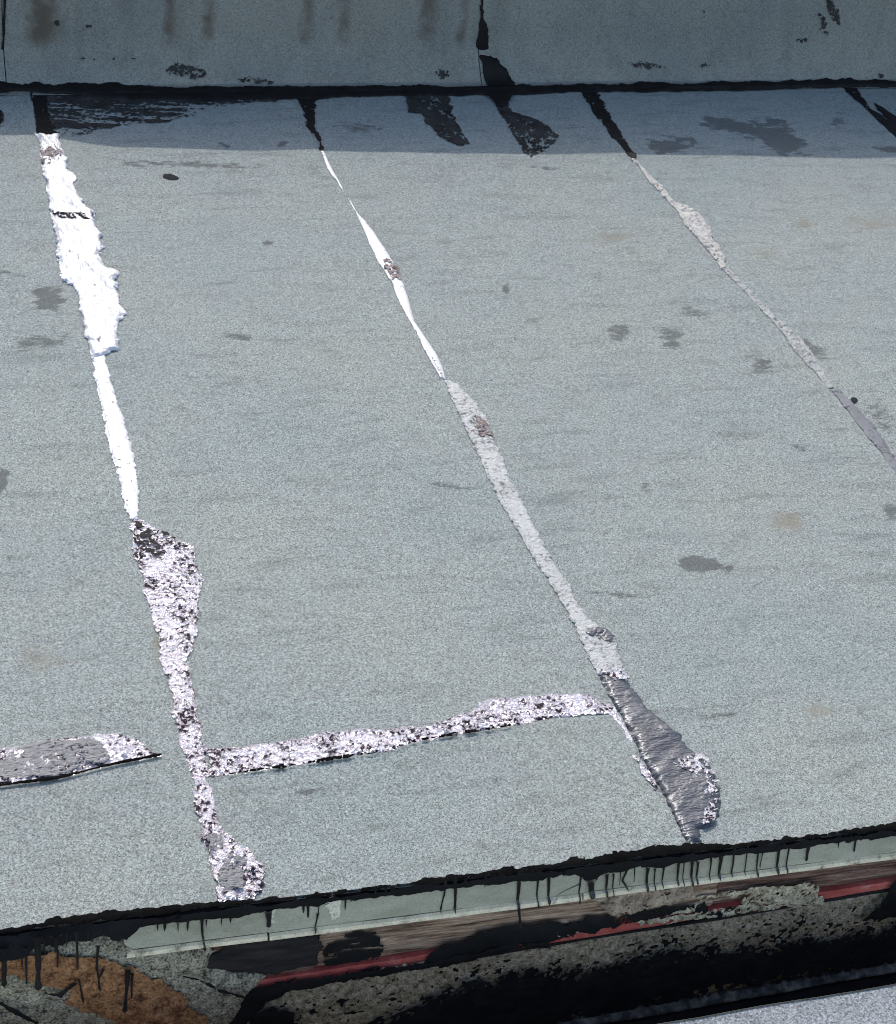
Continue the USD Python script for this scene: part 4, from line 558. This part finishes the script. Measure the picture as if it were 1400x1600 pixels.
# wall body and metal coping (its front drip edge throws the shadow on the roof)
nx = 120; X = np.linspace(-1.2, 3.9, nx)
zt = wall_top(X)
P = np.stack([np.stack([X, np.full(nx, wall_y(0.2) + 0.02), np.full(nx, -0.3)], -1), np.stack([X, wall_y(zt) + 0.004, zt - 0.002], -1), np.stack([X, wall_y(zt) + 0.20, zt - 0.002], -1), np.stack([X, wall_y(zt) + 0.20, np.full(nx, -3.0)], -1)], 1)
part("wall_core", grid_mesh(P), BRICK, parapet, smooth=False)
prof = [(-0.006, -0.022), (-0.006, 0.006), (0.215, 0.010), (0.215, -0.03)]
P = np.stack([np.stack([X, wall_y(zt) + a, zt + b - 0.006], -1) for a, b in prof], 1)
part("coping", grid_mesh(P), METAL, parapet, smooth=False)

# loose marks on the wall flashing
def dry(i, dens, su=70, sv=70):
    return lambda u, v, f: 0.012 * ((0.5 * fbm(u * su, v * sv, i, 4, 41 + i % 5) + 0.5 * fbm(u * 250, v * 250, i, 2, 52)) - (0.66 - 0.3 * dens)) + 0.15 * np.minimum(f, 0.01) - 0.001
def on_wall_f(x, z, h): return on_wall(x, z, h + 0.0085)
for i, poly in enumerate(D["wmarks"]):
    part("scuff_mark", coat(poly, 0.002, on_wall_f, 0.001, 0.003, 0.005, 60, holes=dry(i, 0.7), seed=200 + i), TAR_DRY, parapet)
def on_cant(x, y, h):
    return np.stack([x, y - 0.7 * h, cant_z(y) + undulation(x, y) * 0.5 + 0.006 + 0.7 * h], -1)
def on_cant_l(x, y, h): return on_cant(x, y, h + 0.0015)
for i, poly in enumerate(D["cmarks"]):
    part("scuff_mark", coat(poly, 0.002, on_cant_l, 0.001, 0.003, 0.005, 60, holes=dry(i + 9, 0.5, 50, 120), seed=220 + i), TAR_DRY, parapet)

# the black bead where wall and roof meet
bl_, bu_ = np.array(D["bead_low"]), np.array(D["bead_up"])
def on_base(x, y, h):
    return np.stack([x, y - 0.5 * h, np.maximum(roof_h(x, np.minimum(y, 0.06)), cant_z(y) + 0.006 * smooth01((y + 0.013) / 0.01)) + 0.002 + 0.87 * h], -1)
poly = np.vstack([bl_, bu_[::-1]])
part("mastic_bead", coat(poly, 0.0045, on_base, 0.009, 0.010, 0.008, 18, relief=lambda u, v: 0.006 * (fbm(u * 30, v * 60, 1, 3, 71) - 0.5), seed=3, ragged2=0.003), TAR, None,
     label="long black mastic bead along the foot of the parapet wall", category="sealant bead")

# tar streak over the wall joint, from the wall down to the roof
st = thing("mastic_streak", "crooked black mastic streak running down the parapet joint to a blob at its foot", "mastic patch")
rl = lambda u, v: 0.003 * (fbm(u * 60, v * 60, 2, 3, 72) - 0.5)
part("upper_streak", coat(D["w_streak"], 0.003, on_wall_f, 0.004, 0.005, 0.004, 40, relief=rl, seed=5, ragged2=0.003), TAR, st)
part("lower_streak", coat(D["c_streak"], 0.003, on_cant_l, 0.005, 0.006, 0.005, 40, relief=rl, seed=6, ragged2=0.003), TAR, st)
part("foot_blob", coat(D["r_streak"], 0.003, lambda x, y, h: on_base(x, y, h + 0.006), 0.006, 0.008, 0.003, 40, relief=rl, seed=7), TAR, st)
jl = np.array(D["w_joint_left"])
w = 0.0035
jp = [(jl[0, 0] - w, jl[0, 1]), (jl[0, 0] + w, jl[0, 1]), (jl[1, 0] + w, jl[1, 1]), (jl[2, 0] + w, 0.1), (jl[2, 0] - w, 0.1), (jl[1, 0] - w, jl[1, 1])]
part("joint_sealant", coat(jp, 0.002, on_wall_f, 0.002, 0.002, 0.001, 60, seed=8), TAR, parapet)

# ------------------------------------------------------------------ black mastic in the shaded strip
def mastic(key, name, label, holes=None, mat_=None, thick=0.003, ragged=0.006, cell=0.0035, seed=0, freq=40):
    part(name, coat(D[key], cell, lambda x, y, h: on_roof(x, y, h + 0.0016), thick, 0.006, ragged, freq, relief=lambda u, v: 0.002 * (fbm(u * 70, v * 70, seed, 3, 73) - 0.5), holes=holes, seed=seed, ragged2=0.003), mat_ or TAR, None, label=label, category="mastic patch")
worn = lambda sd, a, su=45, sv=45: (lambda u, v, f: 0.02 * (0.5 * fbm(u * su, v * sv, sd, 4, 81) + 0.5 * fbm(u * 260, v * 260, sd, 2, 82) - a))
mastic("m_s1", "mastic_patch", "black mastic at the shaded top end of the widest silver seam, far left", worn(1, .36), seed=11)
mastic("m_smear", "mastic_smear", "wide dry-brushed black mastic smear below the parapet, left of the centre seam",
       lambda u, v, f: 0.02 * (0.55 * fbm(u * 9, v * 75 + u * 9, 5, 5, 83) + 0.45 * fbm(u * 120, v * 260, 5, 2, 84) - 0.485 + 0.16 * smooth01((v + 0.085) / 0.08) - 0.10 * smooth01((u - 0.35) / 0.5) * smooth01((-0.05 - v) / 0.05)),
       TAR_DRY, 0.002, 0.010, 0.003, 12)
mastic("m_s2", "mastic_patch", "short black funnel-shaped mastic patch at the top of the centre-left seam", worn(3, .34), seed=13)
mastic("m_tongue", "mastic_smear", "dry black tongue-shaped mastic smear between funnel patch and parapet streak", worn(4, .40, 60, 30), TAR_DRY, 0.002, 0.008, 0.003, 14)
mastic("m_fan", "mastic_patch", "speckled fan-shaped black mastic patch below the parapet joint streak",
       lambda u, v, f: 0.02 * (0.45 * fbm(u * 70, v * 70, 6, 3, 85) + 0.55 * fbm(u * 230, v * 230, 6, 2, 86) - 0.33 - 0.16 * smooth01((-0.12 - v) / 0.3)), TAR_DRY, 0.002, 0.004, 0.003, 15)
mastic("m_s3", "mastic_patch", "narrow straight black mastic strip at the top of the thin right seam", worn(7, .36), seed=16)
mastic("m_s4", "mastic_patch", "forked black mastic strip in the shade at the far right edge", worn(8, .36), seed=17)
mastic("m_left", "mastic_patch", "small black mastic dab in the shade at the far left edge", worn(9, .42), seed=18)

# ------------------------------------------------------------------ silver seam coatings
def hgt(a, fu, fv, seed, oct_=4): return lambda u, v: a * (fbm(u * fu, v * fv, seed, oct_, 90 + seed) - 0.5)
def silver_thing(key, name, label, mat_, thick=0.004, ragged=0.005, cell=0.003, relief=None, holes=None, seed=0, extra=(), lift=0.0012, ragged2=0.004, cat="seam coating", shrink=0.0):
    t = thing(name, label, cat)
    part("coating", coat(D[key], cell, lambda x, y, h: on_roof(x, y, h + lift), thick, 0.005, ragged, 45, relief=relief, holes=holes, seed=seed, ragged2=ragged2, shrink=shrink), mat_, t)
    for nm, k2, m2, kw in extra:
        part(nm, coat(D[k2], cell, lambda x, y, h: on_roof(x, y, h + lift + thick + 0.0015), seed=seed + 50, **kw), m2, t)
    return t
grit = lambda s: (lambda u, v: 0.010 * (fbm(u * 60, v * 60, s, 3, 95) - 0.5) + 0.006 * (fbm(u * 160, v * 160, s, 2, 96) - 0.5))
folds = lambda s, a=0.006: (lambda u, v: a * (fbm(u * 38 + 12 * v, v * 7, s, 3, 97) - 0.5) + 0.15 * a * (fbm(u * 60, v * 60, s, 3, 98) - 0.5))
waves = lambda s, a=0.008: (lambda u, v: a * (fbm(u * 7, v * 17 - u * 9, s, 3, 99) - 0.5) + 0.12 * a * (fbm(u * 45, v * 45, s, 3, 98) - 0.5))
silver_thing("s1_white", "silver_patch", "broad ragged white-glaring silver patch at the upper left seam", SILVER_SMOOTH, 0.006, 0.006, relief=folds(1, 0.014), seed=21,
             extra=[("dark_crack", "s1_crack", SCUFF_BLACK, dict(thick=0.001, ragged=0.004, holes=worn(27, .44, 30, 60))), ("rusty_scab", "s1_rust", RUSTY, dict(thick=0.001, ragged=0.006, holes=worn(28, .50, 40, 60)))])
silver_thing("s1_narrow", "silver_strip", "narrow smooth bright silver strip on the left seam below the ragged patch", SILVER_THIN, 0.004, 0.003, relief=folds(2, 0.005), seed=22)
silver_thing("s1_grit", "silver_patch", "glittering gritty silver strip, widest at its top, down the lower left seam", SILVER_GRIT, 0.005, 0.005, relief=grit(3), seed=23,
             extra=[("dark_scab", "s1_grit_dark", TAR, dict(thick=0.002, ragged=0.008, freq=60, holes=worn(3, .50, 40, 110)))])
silver_thing("s1_foot", "silver_patch", "glittering silver blob with dark hollows at the eave end of the left seam", SILVER_GRIT, 0.006, 0.006, relief=grit(4), seed=24,
             extra=[("dull_skin", "s1_foot_dull", SILVER_CHAR, dict(thick=0.003, ragged=0.012, relief=waves(4, 0.006), holes=worn(32, .40, 35, 45))), ("dull_skin", "s1_foot_dull2", SILVER_CHAR, dict(thick=0.002, ragged=0.008, holes=worn(33, .40, 35, 45)))])
silver_thing("cross_right", "silver_strip", "long glittering silver strip crossing between the left and centre seams", SILVER_GRIT, 0.005, 0.005, relief=grit(5), seed=25,
             extra=[("bitumen_edge", "cross_right_edge", TAR_EDGE, dict(thick=0.002, ragged=0.003, holes=worn(26, .46, 25, 25)))])
silver_thing("cross_left", "silver_strip", "tapering silver cross strip with a grey skin at the left edge", SILVER_GRIT, 0.005, 0.004, relief=grit(6), seed=26,
             extra=[("dull_skin", "cross_left_dull", SILVER_CHAR, dict(thick=0.003, ragged=0.010, freq=30, relief=waves(6, 0.003), holes=worn(6, .38))), ("bitumen_edge", "cross_left_edge", TAR_EDGE, dict(thick=0.003, ragged=0.002))])
silver_thing("s2_thin", "silver_strip", "thin broken white-glaring silver strip on the upper centre seam", SILVER_THIN, 0.004, 0.001, relief=folds(7, 0.004), seed=27, ragged2=0.001, cell=0.0022,
             extra=[("dark_scab", "s2_thin_dark", RUSTY, dict(thick=0.002, ragged=0.006, freq=60, holes=worn(21, .44, 60, 60)))])
silver_thing("s2_mid", "silver_strip", "pale grey silver strip on the middle of the centre seam with a rusty scab", SILVER_BAND, 0.004, 0.004, relief=lambda u, v: 0.004 * (fbm(u * 50, v * 50, 8, 4, 95) - 0.5), seed=28, shrink=0.0015,
             extra=[("rusty_scab", "s2_mid_rust", RUSTY, dict(thick=0.003, ragged=0.008, freq=70, holes=worn(22, .45, 60, 60))), ("dull_skin", "s2_mid_dull", SILVER_DULL, dict(thick=0.002, ragged=0.008, holes=worn(31, .42, 40, 60)))])
silver_thing("s2_gray", "silver_patch", "wide dull grey wavy patch at the eave end of the centre seam", SILVER_DULL, 0.006, 0.005, relief=waves(9, 0.007), seed=29,
             extra=[("gritty_edge", "s2_gray_grit", SILVER_GRIT, dict(thick=0.002, ragged=0.010, relief=grit(9), holes=worn(23, .505, 45, 60))), ("gritty_edge", "s2_grit_top", SILVER_GRIT, dict(thick=0.002, ragged=0.006, relief=grit(10), holes=worn(24, .42, 60, 60)))])
silver_thing("s2_trail", "silver_trail", "short gritty silver trail joining the cross strip to the grey patch", SILVER_GRIT, 0.004, 0.003, relief=grit(11), seed=30)
silver_thing("s2_trail2", "silver_trail", "tiny gritty silver trail along the left edge of the grey patch", SILVER_GRIT, 0.004, 0.003, relief=grit(12), seed=31)
silver_thing("s3_top", "silver_strip", "thin crumbly pale bead just out of the shade on the right seam", SILVER_PALE, 0.004, 0.003, relief=grit(13), seed=32)
silver_thing("s3_bulge", "silver_patch", "bulging cream-white crusty patch on the upper right seam", SILVER_PALE, 0.006, 0.004, relief=grit(14), seed=33)
silver_thing("s3_line", "silver_strip", "long thin pale bead down the right seam below the crusty patch", SILVER_FADED, 0.003, 0.003, relief=grit(15), seed=34)
silver_thing("s3_dark", "silver_strip", "thin dark grey strip where the right seam leaves the picture", SILVER_GREY, 0.003, 0.003, relief=folds(16, 0.003), seed=35)

# ------------------------------------------------------------------ eave: drip edge, boards, plaster wall
def face(off):
    return lambda u, z, h: np.stack([u, E(u) - off - h, z], -1)
def line(key):
    a = np.array(D[key]); c = np.polyfit(a[:, 0], a[:, 1], 1)
    return lambda u: np.polyval(c, np.clip(u, -0.9, 2.0))
lip_z, wood_z, red_z, gut_z = line("lip_line"), line("wood_low"), line("red_low"), line("gutter_line")

def sweep(u0, u1, profile, step=0.02, wob=0.0, seed=0):
    """profile: list of (out, z as a function of u or a number)."""
    us = np.linspace(u0, u1, max(3, int((u1 - u0) / step)))
    cols = []
    for j, (o, z) in enumerate(profile):
        zz = z(us) if callable(z) else np.full(len(us), z)
        w1 = wob * (fbm(us * 8, us * 0 + j * 0.4, seed, 3, seed) - 0.5) * 2 if wob else 0
        w2 = wob * (fbm(us * 8, us * 0 + j * 0.4 + 50, seed, 3, seed + 1) - 0.5) * 2 if wob else 0
        cols.append(np.stack([us, E(us) - o - w1, zz + w2], -1))
    v, f = grid_mesh(np.stack(cols, 1))
    caps = []
    for ring, flip in ((np.stack([c[0] for c in cols]), 0), (np.stack([c[-1] for c in cols]), 1)):
        c0 = ring.mean(0); rv = np.vstack([ring, c0]); n = len(ring)
        rf = np.array([(i, (i + 1) % n, n) for i in range(n)]); caps.append((rv, rf[:, ::-1] if flip else rf))
    return joined((v, f), *caps)

def plus(fn, d): return lambda u: fn(u) + d
drip_edge = thing("metal_drip_edge", "grey-green painted metal drip edge with a white lower lip, under the tarred eave", "drip edge")
joints = [-0.16, 0.117, 0.70, 1.45, 1.9]
for a, b in zip(joints[:-1], joints[1:]):
    k = joints.index(a)
    o = 0.008 + 0.0015 * (k % 2)
    part("face_panel", sweep(a, b + (0.004 if k < 3 else 0), [(0.0, -0.006), (o, -0.010), (o + 0.001, -0.03), (o + 0.002, plus(lip_z, 0.03)), (o + 0.003, plus(lip_z, 0.0125)), (0.0, plus(lip_z, 0.012))], wob=0.0012, seed=300 + k), METAL, drip_edge, smooth=40)
    part("lower_lip", sweep(a + 0.002, b - 0.002, [(o + 0.0035, plus(lip_z, 0.012)), (o + 0.009, plus(lip_z, 0.009)), (o + 0.011, plus(lip_z, 0.001)), (o + 0.006, plus(lip_z, -0.002)), (0.0, plus(lip_z, -0.002))], wob=0.0012, seed=310 + k), LIP, drip_edge, smooth=40)

def plank(u0, u1, ztop, zbot, out, seed, depth=0.03, rough=0.0035, edge=0.004):
    nu, nv = int((u1 - u0) / 0.006), 16
    us = np.linspace(u0, u1, nu)[:, None]; t = np.linspace(0, 1, nv)[None, :]
    zz = ztop(us) + (zbot(us) - ztop(us)) * t + us * 0
    U = us + 0 * t
    h = rough * 2 * (fbm(U * 5, zz * 160, seed, 4, seed) - 0.5) - edge * (np.abs(t - 0.5) * 2) ** 6
    zz = zz + 0.003 * (fbm(U * 6, t * 0 + 0 * U, seed, 3, seed + 3) - 0.5) * 2 * (np.abs(t - 0.5) * 2) ** 2
    P = np.stack([U, E(U) - out - h, zz], -1)
    back = P + [0, depth, 0]
    full = np.concatenate([back[:, :1], P, back[:, -1:]], 1)
    v, f = grid_mesh(full)
    caps = []
    for r, flip in ((full[0], 0), (full[-1], 1)):
        c0 = r.mean(0); n = len(r); rf = np.array([(i, (i + 1) % n, n) for i in range(n)]); caps.append((np.vstack([r, c0]), rf[:, ::-1] if flip else rf))
    return joined((v, f), *caps)
board = thing("fascia_board", "split weathered brown timber fascia board between drip edge and red batten", "fascia board")
mid_z = lambda a: (lambda u: lip_z(u) + (wood_z(u) - lip_z(u)) * a)
part("plank", plank(-0.2, 0.212, plus(lip_z, -0.004), plus(wood_z, 0.002), 0.0, 401), WOOD_DARK, board, smooth=40)
part("plank", plank(0.216, 0.80, plus(lip_z, -0.004), plus(wood_z, 0.002), -0.004, 402), WOOD, board, smooth=40)
part("plank", plank(0.80, 0.985, plus(lip_z, -0.006), plus(wood_z, 0.004), -0.002, 403, rough=0.006), WOOD, board, smooth=40, label="splintered pale length of plank")
part("plank", plank(0.987, 1.9, plus(lip_z, -0.004), plus(mid_z(0.52), 0.0), -0.003, 404), WOOD_DARK, board, smooth=40)
part("plank", plank(0.987, 1.9, plus(mid_z(0.52), -0.004), plus(wood_z, 0.002), -0.006, 405), WOOD_DARK, board, smooth=40)

batten = thing("red_batten", "dull red painted batten under the weathered fascia board", "batten")
part("batten", plank(0.06, 1.9, plus(wood_z, -0.001), plus(red_z, 0.003), 0.001, 411, rough=0.0022, edge=0.0008), RED, batten, smooth=40)
part("batten_edge", sweep(0.06, 1.9, [(-0.01, plus(red_z, 0.004)), (0.003, plus(red_z, 0.002)), (0.003, plus(red_z, -0.004)), (-0.012, plus(red_z, -0.006))], wob=0.002, seed=412), TAR_BROWN, batten, smooth=40)

wall_low = thing("plaster_wall", "rough beige plaster wall of the building below the eave boards", "wall")
us = np.linspace(-0.85, 1.9, 460)[:, None]; t = np.linspace(0, 1, 60)[None, :]
zz = (red_z(us) - 0.005) * (1 - t) + (-0.60) * t; U = us + 0 * t
h = 0.012 * (fbm(U * 14, zz * 20, 5, 4, 421) - 0.5) + 0.009 * (fbm(U * 60, zz * 60, 5, 3, 422) - 0.5) + 0.006 * np.clip(t * 5, 0, 1)
P = np.stack([U, E(U) - h + 0.012, zz], -1)
part("plaster_face", grid_mesh(P), PLASTER, wall_low)
us2 = np.linspace(-0.85, 1.9, 60)
P = np.stack([np.stack([us2, E(us2) + 0.012 + 0 * us2, np.full(60, z)], -1) for z in (-0.60, -3.0)], 1)
part("lower_face", grid_mesh(P), BRICK, wall_low, smooth=False)
side = joined(box(XL + 0.03, XL + 0.05, -3.2, 0.3, -3.0, -0.05), box(XR - 0.05, XR - 0.03, -3.2, 0.3, -3.0, -0.05))
part("side_face", side, BRICK, wall_low, smooth=False)

pm = lambda a, s: (lambda u, v: a * (fbm(u * 40, v * 40, s, 4, 430 + s) - 0.5) + 0.6 * a * (fbm(u * 130, v * 130, s, 2, 440 + s) - 0.5))
pier = thing("plaster_patch", "lumpy grey plaster patch with brown stain, tar runs and cracks at lower left", "plaster patch")
def pier_surf(u, z, h): return np.stack([u, E(u) - 0.004 - h, z], -1)
D["pier"] = [[a, min(b, -0.035)] for a, b in D["pier"]]; D["brown"] = [[a, min(b, -0.045)] for a, b in D["brown"]]
part("plaster_lump", coat(D["pier"], 0.004, pier_surf, 0.016, 0.012, 0.010, 25, relief=pm(0.010, 1), seed=41), PLASTER_GREY, pier)
part("brown_coat", coat(D["brown"], 0.004, lambda u, z, h: pier_surf(u, z, h + 0.021), 0.006, 0.014, 0.014, 22, relief=pm(0.007, 2), seed=42, ragged2=0.006), BROWN, pier)
def ribbon(pts, w):
    pts = np.array(pts); d = np.gradient(pts, axis=0); n = np.stack([-d[:, 1], d[:, 0]], 1); n /= np.linalg.norm(n, axis=1, keepdims=True)
    return np.vstack([pts + n * w / 2, (pts - n * w / 2)[::-1]])
for k, w in (("crack", 0.006), ("crack2", 0.008), ("crack3", 0.008)):
    part("tar_line", coat(ribbon(D[k], w), 0.002, lambda u, z, h: pier_surf(u, z, h + 0.026), 0.003, 0.003, 0.003, 70, seed=43), TAR, pier)

def plaster_smear(key, label, mat_=None, out=0.004, seed=0, thick=0.008):
    part("plaster_smear", coat(D[key], 0.003, face(out), thick, 0.006, 0.006, 50, relief=pm(0.005, seed), seed=500 + seed, ragged2=0.004, holes=worn(30 + seed, .37, 50, 60)), mat_ or PLASTER, None, label=label, category="plaster smear")
plaster_smear("beige_smear1", "small beige plaster dab under the black stain right of the middle of the fascia", seed=1)
plaster_smear("beige_smear2", "large fibrous beige plaster smear over the splintered fascia under the densest tar drips", mottled("fibrous_plaster", [(0.3, (0.09, 0.07, 0.052)), (0.5, (0.29, 0.215, 0.15)), (0.75, (0.48, 0.38, 0.27))], scale=40.0, fine=200.0, fine_amt=0.5, bump=0.8, dist=0.005), seed=2)
plaster_smear("beige_red1", "short beige plaster smear between the two shorter red lengths of batten", seed=3)
plaster_smear("beige_red2", "beige plaster smear left of the rightmost bare red length of batten", seed=4)
plaster_smear("beige_wood", "long thin beige plaster smear on the fascia above the right red batten", seed=5, thick=0.006)

# tar on the face
def tar_coat(key, name, label, out, mat_=None, thick=0.005, ragged=0.008, seed=0, cell=0.004, holes=None, cat="tar coating"):
    part(name, coat(D[key], cell, face(out), thick, 0.007, ragged, 35, relief=pm(0.005, seed), seed=600 + seed, ragged2=0.005, holes=holes), mat_ or TAR, None, label=label, category=cat)
tar_coat("tar_wall", "tar_coating", "broad black tar coating over the lower plaster wall, bottom right", 0.008, TAR_WALL, 0.005, 0.010, 1,
         holes=lambda u, v, f: np.where(f < 0.055, 0.012 * (0.5 * fbm(u * 60, v * 60, 1, 3, 91) + 0.5 * fbm(u * 170, v * 170, 1, 2, 92) - 0.56 + 6.0 * np.clip(f, -0.01, 0.05)), 0.01 * (0.80 - fbm(u * 34, v * 60, 2, 3, 93))))
lo_, hi_ = np.array(D["red_low"]), np.array(D["tar_wall"])
sp_u = np.linspace(0.12, 1.6, 40)
spat = np.vstack([np.stack([sp_u, red_z(sp_u) - 0.012], 1), np.stack([sp_u[::-1], red_z(sp_u[::-1]) - 0.12], 1)])
part("tar_spatter", coat(spat, 0.0025, face(0.010), 0.003, 0.004, 0.004, 40, seed=660, holes=lambda u, v, f: 0.01 * (0.35 * fbm(u * 22, v * 30, 7, 3, 661) + 0.65 * fbm(u * 130, v * 130, 7, 2, 662) - 0.655 + 0.9 * np.clip(f, 0, 0.1))), TAR, wall_low, kind="stuff")
tar_coat("tar_board_left", "tar_coating", "dark brown-black tar coating over the left fascia board beside the plaster patch", 0.005, TAR_BROWN, seed=2)
tar_coat("tar_board_mid", "tar_coating", "small black tar stain on the weathered fascia above the longest red length", 0.001, TAR, 0.003, seed=3, holes=lambda u, v, f: 0.012 * (fbm(u * 25, v * 150, 3, 4, 94) - 0.40))
tar_coat("tar_board_right", "tar_coating", "long slanting black tar stain over fascia and batten right of the middle", 0.004, TAR, seed=4)
tar_coat("tar_right_end", "tar_coating", "black tar patch over batten and plaster at the right edge", 0.008, TAR, seed=5)
tar_coat("tar_corner", "tar_run", "curving black tar run along the joint under the red batten, left", 0.010, TAR, ragged=0.005, seed=6, cell=0.003)
tar_coat("tar_corner2", "tar_coating", "black tar splash at the bottom edge beside the plaster patch", 0.008, TAR, seed=7)

for k in ("chip1", "chip2"):
    part("bare_chip", coat(D[k], 0.002, face(0.0112), 0.0012, 0.002, 0.004, 60, seed=700, ragged2=0.003, holes=worn(40, .34, 60, 60)), WHITE_METAL, drip_edge)
part("tar_streak", coat(D["wood_tar"], 0.003, face(0.006), 0.004, 0.005, 0.006, 45, seed=701, ragged2=0.005, holes=worn(41, .40, 30, 90)), TAR, board)
for k in ("red_tar1", "red_tar2", "red_tar3"):
    part("tar_fleck", coat(D[k], 0.0025, face(0.005), 0.003, 0.004, 0.006, 50, seed=702, ragged2=0.005, holes=worn(42, .41, 60, 90)), TAR, batten)
for k in ("red_beige1", "red_beige2"):
    part("plaster_fleck", coat(D[k], 0.0025, face(0.005), 0.004, 0.004, 0.006, 50, seed=703, ragged2=0.005, holes=worn(43, .40, 60, 60)), PLASTER, batten)

# tar along the roof edge with its drips
edge_tar = thing("edge_tar", "thick black tar band along the roof edge with long drips running down", "tar band")
tp = np.array(D["tar_top"]); under = np.stack([tp[::-1, 0], E(tp[::-1, 0]) - 0.013], 1)
def on_edge(x, y, h): return np.stack([x, y, roof_h(x, np.maximum(y, E(x))) + 0.002 + h], -1)
part("top_band", coat(np.vstack([tp, under]), 0.003, on_edge, 0.003, 0.006, 0.005, 40, shrink=0.004, relief=lambda u, v: 0.003 * (fbm(u * 30, v * 60, 1, 3, 74) - 0.5), seed=71, ragged2=0.004), TAR_EDGE, edge_tar)
lw = np.array(D["tar_low"]); lw[:, 1] = np.minimum(lw[:, 1], -0.013)
part("face_band", coat(np.vstack([lw, [[lw[-1, 0], 0.004], [lw[0, 0], 0.004]]]), 0.004, (lambda u, z, h: np.stack([u, E(u) - 0.0135 - 0.024 * smooth01((-0.10 - u) / 0.03) * np.clip(-z / 0.03, 0, 1) - h, z], -1)), 0.005, 0.007, 0.005, 40, relief=pm(0.005, 8), seed=72, ragged2=0.003), TAR, edge_tar)
us = np.linspace(lw[0, 0], lw[-1, 0], 500)
ang = np.linspace(0.1, 1.75, 9)
rr = 0.0045 + 0.003 * (fbm(us * 40, us * 0, 0, 3, 75) - 0.5)
P = np.stack([np.stack([us, E(us) - 0.0105 - rr * np.sin(a) + 0.004 * np.cos(a), roof_h(us, E(us)) - 0.0065 + rr * np.cos(a) + 0.0015], -1) for a in ang], 1)
part("rolled_edge", grid_mesh(P), TAR_EDGE, edge_tar)

def drip(pts, w, out, seed):
    pts = np.array(pts); seg = np.linalg.norm(np.diff(pts, axis=0), axis=1); L = seg.sum()
    s = np.concatenate([[0], np.cumsum(seg)]); n = max(6, int(L / 0.004))
    w = w * (0.5 + 1.0 * ((seed * 0.6180339) % 1.0) ** 1.3); t = np.linspace(0, L, n); c = np.stack([np.interp(t, s, pts[:, k]) for k in (0, 1)], 1)
    c[:, 0] += 0.0022 * (fbm(t * 35, t * 0 + seed, 0, 3, 76) - 0.5)
    q = t / L
    r = w / 2 * (1.15 - 0.5 * q + 1.0 * np.exp(-q / 0.08) + 0.45 * np.exp(-((q - 0.93) / 0.05) ** 2)) * (0.8 + 0.4 * fbm(t * 60, t * 0 + seed, 1, 2, 77))
    r[-1] *= 0.25; r[-2] *= 0.75
    d = np.gradient(c, axis=0); nn = np.stack([-d[:, 1], d[:, 0]], 1); nn /= np.linalg.norm(nn, axis=1, keepdims=True)
    proud = 0.009 * smooth01((lip_z(c[:, 0]) + 0.017 - c[:, 1]) / 0.008) if out < 0.02 else 0.0
    rows = []
    for a in np.linspace(-math.pi / 2, math.pi / 2, 7):
        off = c + nn * (r * math.sin(a))[:, None]; hh = 0.65 * r * math.cos(a) + 0.0003
        rows.append(np.stack([off[:, 0], E(off[:, 0]) - out - hh - proud, off[:, 1]], -1))
    return grid_mesh(np.stack(rows, 1))
for i, (pts, w) in enumerate(D["drips"]):
    deep = min(p[1] for p in pts) < -0.095
    part("drip", drip(pts, w * 1.1, 0.0125, i), TAR_WET, edge_tar)
for i, (pts, w) in enumerate(D["drips_left"]):
    part("drip", drip(pts, w * 1.0, 0.031, i + 100), TAR_WET, edge_tar)

# ------------------------------------------------------------------ gutter and the neighbouring roof edge
us = np.linspace(-0.9, 2.0, 120)[:, None]; t = np.linspace(0, 1, 20)[None, :]
U = us + 0 * t
P = np.stack([U, E(U) - 0.012 - 0.34 * t, gut_z(U) - 0.012 + 0.008 * (fbm(U * 15, t * 8 + 0 * U, 3, 3, 78) - 0.5)], -1)
gutter = part("valley_gutter", grid_mesh(P), TAR_WALL, None, kind="structure")
part("gutter_flashing", sweep(-0.1, 1.95, [(0.0, plus(gut_z, 0.012)), (0.020, plus(gut_z, 0.008)), (0.024, plus(gut_z, 0.002)), (0.023, plus(gut_z, -0.003)), (0.0, plus(gut_z, -0.006))], wob=0.004, seed=79), mottled("gutter_metal", [(0.42, (0.012, 0.012, 0.012)), (0.54, (0.06, 0.06, 0.06)), (0.7, (0.17, 0.165, 0.155))], scale=38.0, rough=0.6), None,
     label="thin grey metal flashing along the foot of the tarred wall, bottom right", category="flashing")
lx = np.array(D["ledge"]); ly = float(lx[:, 1].mean()); ZL = -0.14
near = thing("neighbour_roof", kind="structure")
us = np.linspace(-3.5, 4.5, 200)[:, None]; t = np.linspace(0, 1, 60)[None, :]; U = us + 0 * t
Yn = ly + 0.004 * (fbm(U * 6, 0 * U, 1, 3, 80) - 0.5) - 6.0 * t
Zn = ZL + 0.004 * (fbm(U * 3, Yn * 3, 2, 3, 81) - 0.5) - 0.006 * np.exp(-t / 0.0012)
part("roofing_sheet", grid_mesh(np.stack([U, Yn, Zn], -1)), NEAR_ROOFING, near)
prof = [(0.0, 0.003), (0.004, -0.004), (0.003, -0.06), (-0.004, -0.066), (-0.02, -0.40)]
P = np.stack([np.stack([us[:, 0], Yn[:, 0] + a, Zn[:, 0] + b], -1) for a, b in prof], 1)
part("edge_trim", grid_mesh(P), LIP, near, smooth=30)
gz = -3.0
part("ground", (np.array([[-300, -300, gz], [300, -300, gz], [300, 300, gz], [-300, 300, gz]], float), np.array([[0, 1, 2], [0, 2, 3]])), GROUND, None, smooth=False, kind="structure")
